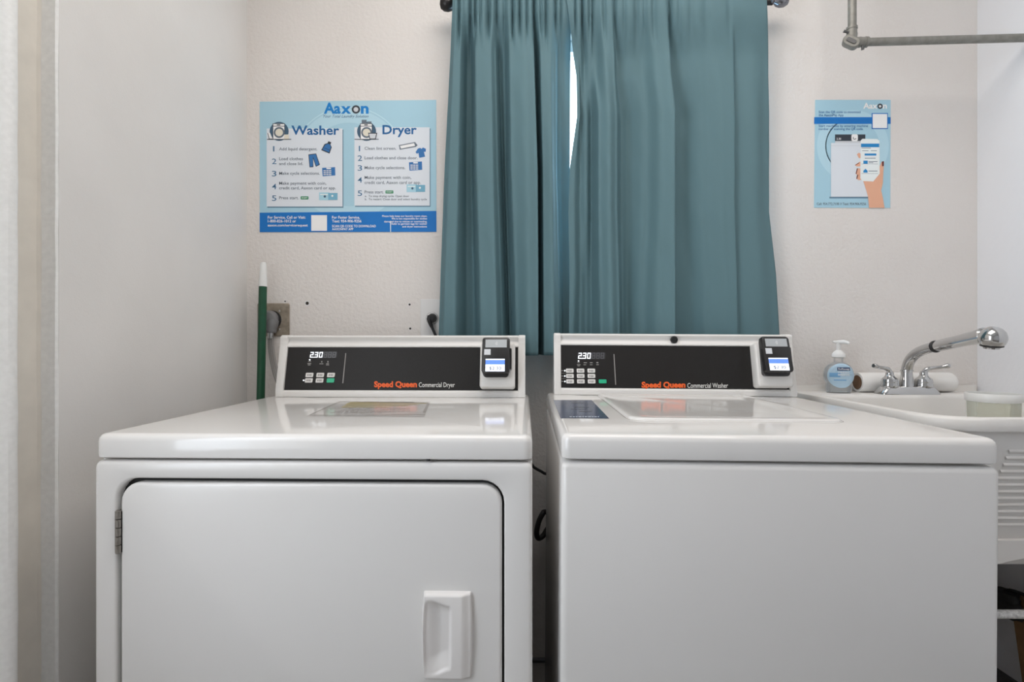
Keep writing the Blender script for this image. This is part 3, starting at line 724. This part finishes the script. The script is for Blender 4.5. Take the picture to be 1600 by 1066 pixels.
b = MB(); b.loft([capsule(.021, .0125, c, -.006), capsule(.0215, .013, c, .010), capsule(.0215, .013, c, .013), capsule(.020, .0115, c, .0145)], 'conduit_grey', True, True)
b.loft([capsule(.0135, .0055, c, .0140), capsule(.0130, .0050, c, .0165)], 'conduit_dark', True, True)
b.build('fitting_cover', cd_)
for q in (Vector((cx - .020, yk - .004, cz + .026)), Vector((cx + .026, yk - .004, cz - .018))):
    b = MB(); d = Vector((-.9, 0, .3)) if q.x < cx else Vector((.2, 0, -1)); b.tube([q - d.normalized() * .010, q, q + d.normalized() * .004], [.003, .003, .0042], 'conduit_dark', seg=10); b.build('set_screw', cd_)

# ------------------------------------------------------------------ posters
Cc = lambda cx, cy: (390 + cx / 4.442, 140 + cy / 4.442)
class Shift:
    """crop coordinates of the poster -> plane"""
    def __init__(s, f): s.f = f
    def px(s, x, y, h=0): return WALLP.px(*s.f(x, y), h)
A1 = Shift(Cc)
p1 = tag(empty('instruction_poster', WALLP.px(544, 363)), 'large light blue washer and dryer instruction poster left of the curtain', 'poster')
h1 = .0010
b = MB(); b.loft([[A1.px(x, y, h) for x, y in ((70, 990), (1297, 988), (1295, 72), (70, 84))] for h in (0, h1)], 'poster_blue', True, True)
b.ring(A1, 690, 520, 290, 385, h1 + .0002, 'poster_ring', n=48, a0=-PI, a1=PI); b.ring(A1, 690, 520, 395, 402, h1 + .0002, 'poster_ring_pale', n=48, a0=-PI, a1=-.0)
b.build('sheet', p1, smooth=False)
H2 = h1 + .0004
b = MB(); b.text(A1, 'Aa', 515, 632, 164, 70, H2, 'poster_logo', bold=.035); b.text(A1, 'x', 634, 704, 164, 68, H2, 'poster_logo', bold=.035); b.text(A1, 'n', 772, 826, 164, 70, H2, 'poster_logo', bold=.035)
b.ring(A1, 738, 138, 16, 29, H2, 'poster_dark'); b.disc(A1, 738, 138, 17, H2, 'poster_grey')
b.text(A1, 'Your Total Laundry Solution', 512, 826, 194, 19, H2, 'poster_script', bold=.002, shear=.35); b.build('logo', p1, smooth=False)

def panel(x0, y0, x1, y1):
    b = MB(); b.poly(A1, [(x0 + 5, y0 + 8), (x1 + 6, y0 + 8), (x1 + 6, y1 + 8), (x0 + 5, y1 + 8)], H2, 'poster_shadow'); b.poly(A1, [(x0, y0), (x1, y0), (x1, y1), (x0, y1)], H2 + .0002, 'poster_panel')
    return b.build('instruction_panel', p1, smooth=False)
H3, H4, H5 = H2 + .0005, H2 + .0008, H2 + .0011
pw = panel(118, 270, 645, 812); pd = panel(727, 262, 1250, 806)
b = MB(); b.text(A1, 'Washer', 290, 622, 312, 60, H3, 'poster_navy', bold=.022); b.build('heading', pw, smooth=False)
b = MB(); b.text(A1, 'Dryer', 922, 1160, 308, 60, H3, 'poster_navy', bold=.022); b.build('heading', pd, smooth=False)
def lines(parent, nums, rows, nx, tx):
    b = MB()
    for n_, y in nums: b.text(A1, n_, nx + (8 if n_ == '1' else 0), nx + (8 if n_ == '1' else 0) + (9 if n_ == '1' else 31), y, 37, H3, 'poster_number', bold=.004)
    for t, y, x1, *c in rows: b.text(A1, t, tx + (c[1] if len(c) > 1 else 0), x1, y, c[0] if c else 20, H3, 'poster_text', bold=.008)
    b.build('lettering', parent, smooth=False)
lines(pw, (('1', 430), ('2', 517), ('3', 602), ('4', 692), ('5', 772)),
      (('Add liquid detergent.', 422, 470), ('Load clothes', 490, 370), ('and close lid.', 524, 370), ('Make cycle selections.', 591, 487), ('Make payment with coin,', 660, 532), ('credit card, Aaxon card or app.', 693, 598), ('Press start.', 761, 340)), 155, 205)
lines(pd, (('1', 428), ('2', 495), ('3', 563), ('4', 646), ('5', 738)),
      (('Clean lint screen.', 418, 1018), ('Load clothes and close door.', 484, 1166), ('Make cycle selections.', 552, 1080), ('Make payment with coin,', 620, 1122), ('credit card, Aaxon card or app.', 655, 1188), ('Press start.', 721, 930),
       ('a.  To stop drying cycle: Open door', 746, 1108, 14, 2), ('b.  To restart: Close door and select laundry cycle', 768, 1230, 14, 2)), 750, 798)
def art(parent, fn): 
    b = MB(); fn(b); b.build('illustration', parent, smooth=False)
def washer_icon(b, ox, oy, dryer=False):
    b.disc(A1, ox, oy, 66, H3, 'poster_slate', a0=0, a1=2 * PI)
    b.rect(A1, ox - 45, oy - 55, ox + 40, oy + 54, H4, 'poster_dark'); b.rect(A1, ox - 41, oy - 51, ox + 36, oy + 54, H4 + .0002, 'poster_white')
    b.rect(A1, ox - 41, oy - 38, ox + 36, oy - 34, H5, 'poster_dark'); b.rect(A1, ox - 16, oy - 48, ox + 8, oy - 41, H5, 'poster_dark')
    b.ring(A1, ox, oy + 8, 26, 38, H5, 'poster_text'); b.disc(A1, ox, oy + 8, 27, H5, 'poster_cream')
    b.rect(A1, ox - 84, oy + 53, ox + 84, oy + 57, H5, 'poster_dark')
art(pw, lambda b: (washer_icon(b, 205, 290), b.poly(A1, [(128, 300), (142, 300), (160, 343), (134, 343)], H4, 'poster_white'), b.line(A1, [(126, 302), (136, 343), (160, 343)], 4, H5, 'poster_dark'), b.rect(A1, 240, 312, 272, 343, H5 + .0002, 'poster_cream')))
art(pd, lambda b: (washer_icon(b, 812, 290), b.rect(A1, 778, 210, 812, 236, H4, 'poster_text'), b.rect(A1, 816, 222, 846, 236, H4, 'poster_text'), b.poly(A1, [(822, 300), (886, 300), (876, 343), (832, 343)], H5 + .0002, 'poster_dark'), b.poly(A1, [(828, 306), (879, 306), (871, 340), (837, 340)], H5 + .0004, 'poster_grey')))
art(pw, lambda b: (b.poly(A1, [(548, 358), (567, 366), (561, 382), (570, 400), (555, 445), (497, 420), (520, 378), (540, 372)], H3, 'poster_dark'), b.poly(A1, [(545, 376), (558, 382), (564, 400), (551, 436), (506, 416), (525, 384)], H4, 'poster_jean'), b.line(A1, [(515, 404), (556, 420)], 3, H5, 'poster_dark')))
art(pw, lambda b: (b.poly(A1, [(408, 450), (462, 444), (488, 522), (460, 536), (441, 480), (443, 538), (416, 540)], H3, 'poster_dark'), b.poly(A1, [(413, 455), (459, 449), (482, 519), (463, 530), (440, 464), (438, 534), (420, 536)], H4, 'poster_jean')))
def keypad(b, x, y, dk=False):
    b.poly(A1, [(x, y + 6), (x + 90, y), (x + 92, y + 58), (x + 4, y + 64)], H3, 'poster_jean'); b.rect(A1, x + 30, y + 5, x + 62, y + 14, H4, 'poster_white')
    for r in range(3):
        for c_ in range(3): b.rect(A1, x + 10 + 19 * c_, y + 22 + 13 * r, x + 26 + 19 * c_, y + 30 + 13 * r, H4, 'poster_grey')
art(pw, lambda b: keypad(b, 503, 538)); art(pd, lambda b: keypad(b, 1106, 499))
def cards(b, x, y):
    b.rect(A1, x, y, x + 72, y + 54, H3, 'poster_card'); b.rect(A1, x + 64, y + 4, x + 128, y + 52, H4, 'poster_card_dark'); b.disc(A1, x + 40, y + 28, 8, H4, 'poster_slate'); b.rect(A1, x + 8, y + 12, x + 60, y + 18, H4, 'poster_pale'); b.disc(A1, x + 92, y + 24, 7, H5, 'poster_pale')
art(pw, lambda b: cards(b, 482, 714)); art(pd, lambda b: cards(b, 1090, 658))
def pill(b, x, y): b.poly(A1, rrect(x, x + 55, y, y + 22, 5, 3), H3, 'poster_green'); b.text(A1, 'START', x + 8, x + 47, y + 16, 10, H4, 'poster_white')
art(pw, lambda b: pill(b, 354, 741)); art(pd, lambda b: pill(b, 943, 700))
art(pd, lambda b: (b.poly(A1, [(1036, 386), (1148, 364), (1166, 386), (1154, 398), (1042, 418)], H3, 'poster_text'), b.poly(A1, [(1044, 391), (1142, 372), (1148, 391), (1050, 410)], H4, 'poster_white')))
art(pd, lambda b: b.poly(A1, [(1168, 410), (1184, 404), (1192, 412), (1204, 402), (1224, 412), (1222, 432), (1210, 432), (1218, 466), (1178, 474), (1172, 440), (1160, 446), (1152, 434)], H3, 'poster_jean'))
b = MB(); b.poly(A1, [(70, 855), (1296, 843), (1297, 988), (70, 990)], H2, 'poster_band'); ft = b.build('footer_band', p1, smooth=False)
for blk in ((('For Service, Call or Visit:', 126, 388, 896, 18), ('1-800-826-1012 or', 126, 322, 922, 18), ('aaxon.com/servicerequest', 126, 404, 950, 16)), (('For Faster Service,', 572, 765, 896, 18), ('Text: 954-906-9256', 572, 776, 922, 18),
                         ('SCAN QR CODE TO DOWNLOAD', 572, 876, 956, 16), ('AAXONPAY APP', 572, 720, 977, 16)), (('Please help keep our laundry room clean.', 920, 1232, 884, 12), ('We is not responsible for clothes', 985, 1232, 902, 12),
                         ('damaged due to misuse or overloading.', 934, 1232, 922, 12), ('Refer to garment tags for washer', 985, 1232, 938, 12), ('and dryer instructions', 1060, 1230, 957, 12))):
    b = MB()
    for t, x0, x1, y, c_ in blk: b.text(A1, t, x0, x1, y, c_, H3, 'poster_white', bold=.016)
    b.build('lettering', ft, smooth=False)
b = MB(); b.rect(A1, 428, 872, 537, 981, H3, 'poster_white'); b.build('blank_square', ft, smooth=False)
b = MB(); b.line(A1, [(978, 912), (979, 990)], 5, H4, 'poster_pale'); b.build('tear_mark', ft, smooth=False)

A2 = Shift(lambda cx, cy: (1250 + cx / 5.33, 140 + cy / 5.33))
p2 = tag(empty('phone_payment_poster', WALLP.px(1331, 324)), 'small light blue poster of a hand holding a phone, right of the curtain', 'poster')
b = MB(); b.loft([[A2.px(x, y, h) for x, y in ((116, 984), (752, 986), (755, 86), (126, 86))] for h in (0, h1)], 'poster_blue', True, True)
b.ring(A2, 440, 470, 222, 300, h1 + .0002, 'poster_ring', n=56); b.ring(A2, 445, 470, 226, 234, h1 + .0002, 'poster_card_dark', n=40, a0=PI * .75, a1=PI * 1.45)
b.poly(A2, [(119, 230), (755, 230), (755, 286), (118, 286)], H2, 'poster_band')
b.build('sheet', p2, smooth=False)
b = MB(); b.text(A2, 'Aax', 526, 646, 158, 46, H2, 'poster_white', bold=.03); b.text(A2, 'n', 690, 724, 158, 46, H2, 'poster_white', bold=.03); b.ring(A2, 667, 139, 10, 22, H2, 'poster_dark'); b.disc(A2, 667, 139, 11, H2, 'poster_white'); b.build('logo', p2, smooth=False)
for blk in ((('Scan the QR code to download', 156, 504, 196, 19), ('the AaxonPay App', 156, 362, 222, 19)), (('Start machines by entering machine', 156, 566, 312, 19), ('number or scanning the QR code.', 156, 528, 337, 19))):
    b = MB()
    for t, x0, x1, y, c_ in blk: b.text(A2, t, x0, x1, y, c_, H2, 'poster_navy', bold=.012)
    b.build('lettering', p2, smooth=False)
b = MB(); b.text(A2, 'Call: 954.772.7100 // Text: 954.906.9256', 140, 550, 962, 20, H2, 'poster_text', bold=.008)
b.build('lettering', p2, smooth=False)
b = MB(); b.rect(A2, 597, 196, 732, 328, H3, 'poster_band'); b.rect(A2, 605, 203, 726, 321, H4, 'poster_white'); b.build('blank_square', p2, smooth=False)
b = MB(); b.rect(A2, 245, 893, 570, 907, H2, 'poster_shadow'); b.rect(A2, 292, 428, 548, 452, H2, 'poster_grey'); b.rect(A2, 292, 374, 544, 428, H3, 'poster_dark'); b.text(A2, '2.30', 304, 342, 418, 16, H4, 'poster_white', bold=.01); b.rect(A2, 258, 445, 565, 893, H3, 'poster_panel'); b.rect(A2, 258, 466, 565, 470, H4, 'poster_grey')
b.poly(A2, rrect(428, 482, 372, 430, 14, 4), H4, 'poster_white'); b.ring(A2, 455, 402, 9, 14, H5, 'poster_dark', n=16, a0=.3, a1=3.8)
mch = b.build('machine_illustration', p2, smooth=False)
b = MB()
b.poly(A2, [(520, 740), (600, 765), (655, 660), (680, 602), (700, 602), (694, 690), (690, 780), (676, 840), (690, 900), (704, 985), (575, 985), (566, 890), (552, 840)], H5, 'poster_skin')
for pts in ([(474, 540), (490, 525), (520, 545), (520, 575), (490, 570)], [(458, 628), (500, 600), (520, 610), (520, 640), (470, 640)], [(464, 700), (480, 655), (520, 660), (520, 700), (480, 716)], [(470, 742), (486, 705), (520, 715), (520, 750), (490, 755)]):
    b.poly(A2, pts, H4, 'poster_skin')
for pts in ([(458, 630), (492, 606), (492, 614), (462, 632)], [(463, 702), (474, 656), (482, 658), (470, 704)], [(468, 744), (476, 710), (484, 712), (476, 744)]):
    b.poly(A2, pts, H4 + .0001, 'poster_nail')
b.poly(A2, [(682, 600), (698, 596), (698, 636), (684, 640)], H5 + .0004, 'poster_nail')
b.build('hand_illustration', p2, smooth=False)
b = MB(); H6 = H5 + .0002
b.poly(A2, [(505, 425), (520, 410), (645, 412), (662, 428), (664, 700), (610, 766), (520, 762), (502, 740)], H5 + .0001, 'poster_pale'); b.rect(A2, 508, 450, 660, 480, H6, 'poster_mid'); b.rect(A2, 538, 533, 636, 550, H6, 'poster_mid')
for x0, y0, x1, y1 in ((512, 486, 590, 490), (518, 507, 570, 511), (590, 507, 640, 511), (540, 569, 630, 574), (570, 598, 645, 603), (570, 608, 610, 612), (570, 676, 645, 681), (512, 618, 650, 620), (512, 698, 650, 700)): b.rect(A2, x0, y0, x1, y1, H6, 'poster_text')
b.rect(A2, 528, 592, 564, 618, H6, 'poster_mid'); b.poly(A2, [(528, 676), (545, 660), (563, 676), (563, 692), (528, 692)], H6, 'poster_mid'); b.build('phone_illustration', p2, smooth=False)

# ------------------------------------------------------------------ utility sink
sx0, sx1, sy0, sy1, sz = .82, 1.372, 1.03, 1.597, .912
snk = tag(empty('utility_sink', (sx0, sy0, 0)), 'white plastic utility sink on legs in the right corner beside the washer', 'sink')
def R(l, f, r, k, rad, z, n=8): return [(x, y, z) for x, y in rrect(sx0 + l, sx1 - r, sy0 + f, sy1 - k, rad, n)]
b = MB(); q = (.10, .10, .012, .012)
q2 = (.088, .088, .03, .03)
b.loft([R(.012, .014, .012, .01, q2, .886), R(.001, .001, .001, 0, q, .886), R(0, 0, 0, 0, q, .889), R(0, 0, 0, 0, q, .906), R(.002, .002, .002, .001, q, .9105), R(.006, .006, .006, .004, q, .912),
        R(.018, .018, .018, .119, q2, .912), R(.022, .022, .022, .122, q2, .910), R(.025, .026, .025, .125, q2, .902), R(.04, .05, .04, .13, q2, .70), R(.06, .07, .06, .15, q2, .632), R(.09, .10, .09, .18, q2, .622)], 'sink_plastic', False, True)
b.loft([R(.012, .014, .012, .01, q2, .886), R(.016, .020, .016, .015, q2, .84), R(.034, .044, .034, .03, q2, .64), R(.06, .07, .06, .06, q2, .605)], 'sink_plastic', False, True)
b.box(sx0 + .004, sx1 - .002, sy1 - .006, sy1, .905, .930, 'sink_plastic')
b.build('basin', snk, sharp=45)
for k in range(12):                                          # moulded ribs on the front of the basin
    z = .845 - .0135 * k; b = MB(); x0 = .965 + .0 * k - .004 * k
    yy = 1.0498 + .12 * (.84 - z)
    b.loft([[(x, yy - .0028 * math.sin(PI * t / 4) , z + (t - 2) * .0022) for x in (x0, 1.25)] for t in range(5)], 'sink_plastic', closed=False)
    b.build('rib', snk)
b = MB(); bt = []
for k in range(25):
    t = -1 + 2 * k / 24; bt.append((1.096 + .245 * t, .640 - .055 * t * t - .10 * max(0, abs(t) - .9)))
outl = [(1.096 - .245, .668)] + bt + [(1.096 + .245, .668)]
b.loft([[(x, y, z) for x, z in outl] for y in (1.060, 1.098)], 'sink_plastic', True, True); b.build('apron', snk, sharp=40)
for x in (.855, 1.337):
    for y in (1.10, 1.55):
        b = MB(); b.tube([(x, y, 0), (x, y, .62)], .016, 'enamel_wire'); b.build('leg', snk)
b = MB(); b.tube([(.855, 1.10, .503), (1.337, 1.10, .503)], .0088, 'enamel_wire'); b.build('crossbar', snk)['label'] = 'white crossbar with rust specks'

# faucet
fc = tag(empty('faucet', (1.101, 1.505, .912)), 'chrome two-handle faucet with long pull-out spout on the sink ledge', 'faucet')
X0, Y0, Z0 = 1.101, 1.505, .912
b = MB(); Lp = lambda i, z, r=.012: [(X0 + x, Y0 + y, z) for x, y in rrect(-.081 + i, .081 - i, -.025 + i * .6, .025 - i * .6, r)]
b.loft([Lp(0, Z0), Lp(0, Z0 + .004), Lp(.010, Z0 + .019), Lp(.014, Z0 + .0215), Lp(.02, Z0 + .022)], 'chrome', True, True); b.build('base', fc, sharp=50)
sp = [(0, .018), (0, .04), (0, .062), (-.004, .080), (-.015, .098), (-.036, .114), (-.066, .1255), (-.100, .1330), (-.1015, .1333)]
b = MB(); pp = [Vector((X0, Y0 + y, Z0 + z)) for y, z in sp]
b.tube(smooth_path(pp, 5), [.0175 - .004 * min(1, k / 10) for k in range((len(pp) - 1) * 5 + 1)], 'chrome', seg=24)
b.tube([(X0, Y0, Z0 + .064), (X0, Y0, Z0 + .067)], [.0158, .0158], 'chrome', seg=24)
b.build('spout', fc)
dd = Vector((0, -.1434, .0271)).normalized(); e0 = Vector((X0, Y0 - .100, Z0 + .1330))
b = MB(); b.tube([e0 - dd * .002, e0, e0 + dd * .005, e0 + dd * .007], [.013, .0158, .0158, .013], 'rubber_black', seg=24); b.build('collar', fc)['label'] = 'black rubber collar'
e1 = e0 + dd * .006; ball = Vector((X0 + .002, 1.238, 1.0665))
b = MB(); b.tube([e1, e1 + dd * .002, e1 + dd * .08, e1 + dd * .12, e1 + dd * .145, e1 + dd * .155], [.0135, .0145, .0152, .0165, .019, .012], 'chrome', seg=24)
Rr = Matrix.Rotation(math.radians(8), 3, 'X')
b.lathe([(.001, .0272), (.008, .026), (.016, .022), (.0225, .0155), (.0263, .006), (.0272, 0), (.0265, -.006), (.0243, -.0125), (.022, -.016)], 'chrome', ball, Rr, seg=32)
b.build('spray_wand', fc)
b = MB(); b.lathe([(.0222, -.0155), (.0218, -.019), (.0165, -.021)], 'rubber_black', ball, Rr, seg=32); b.lathe([(.0155, -.020), (.0150, -.0245), (.001, -.0245)], 'chrome', ball, Rr, seg=24); b.build('spray_nozzle', fc)
for s_ in (-1, 1):
    hx_ = X0 + s_ * .0475
    b = MB(); b.lathe([(.0215, .020), (.0225, .024), (.0205, .030), (.0215, .034), (.0200, .042), (.0125, .049), (.0100, .053), (.0100, .058), (.0075, .064), (.001, .066)], 'chrome', (hx_, Y0, Z0))
    lv = [Vector((hx_, Y0, Z0 + .055)), Vector((hx_ + s_ * .006, Y0 - .002, Z0 + .068)), Vector((hx_ + s_ * .018, Y0 - .006, Z0 + .0725)), Vector((hx_ + s_ * .038, Y0 - .012, Z0 + .0755)), Vector((hx_ + s_ * .052, Y0 - .017, Z0 + .079)), Vector((hx_ + s_ * .058, Y0 - .019, Z0 + .080))]
    n_ = 5 * 4 + 1; rad = [.0085 - .0035 * min(1, k / 9) for k in range(n_)]
    for k in range(n_ - 7, n_): rad[k] = .005 + .0022 * math.sin(PI * (k - n_ + 8) / 7.0)
    b.tube(smooth_path(lv, 4), rad, 'chrome', seg=16); b.build('handle', fc)

# soap dispenser
sx_, sy_ = .935, 1.545
so = tag(empty('soap_dispenser', (sx_, sy_, sz), math.radians(-12)), 'clear hand soap pump bottle with round blue label on the sink ledge', 'soap bottle')
def bott(z):
    c_ = .0500; r = .0395
    circ = math.sqrt(max(0, r * r - (z - c_) ** 2)) if abs(z - c_) < r else 0
    base = .0325 * (1 - sm(.018, .05, z)) if z > .003 else .030
    a_ = max(circ, base, .0115)
    return a_, min(a_, .0115 + (.0245 - .0115) * sm(0, 1, (a_ - .0115) / .02) if z > .05 else .0235)
def ell(a_, b_, z, n=36): return [(a_ * math.copysign(abs(math.cos(t)) ** .85, math.cos(t)), b_ * math.copysign(abs(math.sin(t)) ** .85, math.sin(t)), z) for t in [2 * PI * k / n for k in range(n)]]
b = MB(); zs = [0, .002, .005, .010, .015, .02, .026, .032, .038, .044, .05, .056, .062, .068, .074, .078, .082, .085, .088, .090, .094, .104]
b.loft([ell(*bott(z), z) for z in zs], 'bottle_clear', True, True); bo = b.build('bottle', so, world=False, sharp=60)
b = MB(); b.loft([ell(bott(z)[0] - .0022, bott(z)[1] - .0022, z + .002) for z in zs[:16]], 'soap_liquid', True, True); b.build('liquid_soap', so, world=False, sharp=60)
b = MB(); b.lathe([(.0135, .100), (.0175, .102), (.0175, .109), (.0155, .113), (.011, .1185), (.0062, .122), (.0058, .138), (.0068, .147), (.001, .1485)], 'pump_white', seg=24)
b.tube([(0, 0, .144), (.010, -.010, .1455), (.017, -.017, .1435), (.020, -.020, .140)], [.0062, .0055, .0045, .0035], 'pump_white', seg=12); b.tube([(0, 0, .144), (-.015, .0, .1455)], [.006, .003], 'pump_white', seg=10); b.tube([(0, 0, .144), (.015, .0, .1455)], [.006, .003], 'pump_white', seg=10)
b.build('pump', so, world=False)
def onb(x, z, e=.0008):
    a_, b_ = bott(z); t = min(.999, abs(x) / a_); c_ = t ** (1 / .85)
    return (x, -b_ * max(0, 1 - c_ * c_) ** (.425) - e, z)
b = MB()
for mname, r0, cz_, e in (('soap_label', .0345, .0500, .0008),):
    rings = [[onb(r * math.cos(t), cz_ + r * math.sin(t), e) for t in [2 * PI * k / 32 for k in range(32)]] for r in (.0005, r0 * .3, r0 * .6, r0 * .85, r0)]
    b.loft(rings, mname, True, False)
gr = [[onb(x, z, .0012) for x in [-.030 + .026 * k / 8 for k in range(9)]] for z in (.046, .052, .058)]
b.loft(gr, 'soap_label_blue', closed=False)
gr = [[onb(x, z, .0012) for x in [-.020 + .032 * k / 8 for k in range(9)]] for z in (.036, .039)]
b.loft(gr, 'soap_label_blue', closed=False)
gr = [[onb(x, z, .0014) for x in [-.012 + .034 * k / 10 for k in range(11)]] for z in (.0645, .0685, .0735)]
b.loft(gr, 'soap_navy', closed=False)
for t, x0, x1, z, cp_ in (('Softsoap', -.010, .020, .0668, .005), ('FRESH', -.009, .018, .0575, .0040), ('BREEZE', -.010, .020, .0505, .0045)):
    v, f, mn, mx = glyphs(t, .015, 0); s1 = (x1 - x0) / (mx - mn)
    b.add([onb(x0 + (p[0] - mn) * s1, z + p[1] * cp_ / CAPH, .0017) for p in v], f, 'poster_white')
b.build('label_sticker', so, world=False, smooth=False)

# paper towel roll
ro = tag(empty('paper_roll', (1.14, 1.5615, sz)), 'nearly used white paper towel roll lying behind the chrome faucet', 'paper roll')
b = MB(); Rx = Matrix.Rotation(PI / 2, 3, 'Y'); zc = sz + .0285; RZ = Matrix.Rotation(math.radians(0), 3, 'Z')
b.lathe([(.0195, 0), (.0268, .0), (.0280, .002), (.0283, .02), (.0283, .262), (.0275, .268), (.0245, .272), (.0195, .272)], 'paper_white', (1.000, 1.5615, zc), Rx, seg=32)
b.build('paper', ro, sharp=50)
b = MB(); n_ = 28
def circ(r, x): return [(x, 1.5615 + r * math.cos(2 * PI * k / n_), zc + r * math.sin(2 * PI * k / n_)) for k in range(n_)]
b.loft([circ(.0205, .9985), circ(.0195, .9985), circ(.0190, 1.03), circ(.0190, 1.10)], 'core_brown', True, True)
b.loft([circ(.0198, .9992), circ(.001, .9992)], 'core_brown')
b.build('cardboard_core', ro, sharp=50)

# tub standing in the sink
tb = tag(empty('plastic_tub', (1.133, 1.27, .622)), 'translucent round plastic tub standing in the sink basin', 'tub')
tc_ = (1.133, 1.27, 0)
b = MB(); b.lathe([(.041, .6235), (.043, .6255), (.0495, .920), (.0483, .920), (.0418, .628)], 'tub_plastic', tc_, seg=40); b.build('container', tb, sharp=50)
b = MB(); b.loft([[(tc_[0] + r * math.cos(2 * PI * k / 40), tc_[1] + r * math.sin(2 * PI * k / 40), z) for k in range(40)] for r, z in ((.0497, .918), (.0515, .918), (.0530, .922), (.0530, .9345), (.0515, .9375), (.0490, .9375), (.0482, .934), (.0482, .918))], 'tub_rim'); b.build('rim', tb, sharp=50)

# under the sink
bx = tag(empty('cardboard_box', (1.352, 1.30, 0)), 'flattened brown cardboard box standing against the wall under the sink', 'box')
b = MB(); BX = lambda z: [(1.336, 1.125, z), (1.366, 1.125, z), (1.366, 1.385 + z * .165, z), (1.336, 1.385 + z * .165, z)]
b.loft([BX(0), BX(.2), BX(.386)], 'cardboard', True, True)
b.build('carton', bx, sharp=30)
b = MB(); b.tube([(1.3358, 1.395, .352), (1.3356, 1.41, .340), (1.3356, 1.425, .334), (1.3358, 1.437, .337)], [.002, .003, .0035, .002], 'black_cloth', seg=6); b.build('printed_arc', bx)
b = MB(); rr = random.Random(4); N = 14; lp = []
for k in range(N + 1):
    t = k / N; row = []
    for j in range(14):
        a_ = 2 * PI * j / 14; ry = .040 + .006 * math.sin(5 * t); rx = .019
        row.append((1.3145 + rx * math.cos(a_) + rr.uniform(-.002, .002), 1.435 + (ry + rr.uniform(-.004, .004)) * math.sin(a_), .332 + .062 * t + rr.uniform(-.002, .002)))
    lp.append(row)
b.loft(lp, 'black_cloth', True, True)
b.tube(smooth_path([Vector((1.315, 1.45, .385)), Vector((1.325, 1.435, .397)), Vector((1.345, 1.41, .394)), Vector((1.352, 1.36, .391)), Vector((1.350, 1.30, .391))], 5), .0045, 'black_cloth', seg=8)
tag(b.build('black_bag', loc=(1.315, 1.435, .332), sharp=80), 'crumpled black bag hanging over the corner of the flattened cardboard box', 'bag')
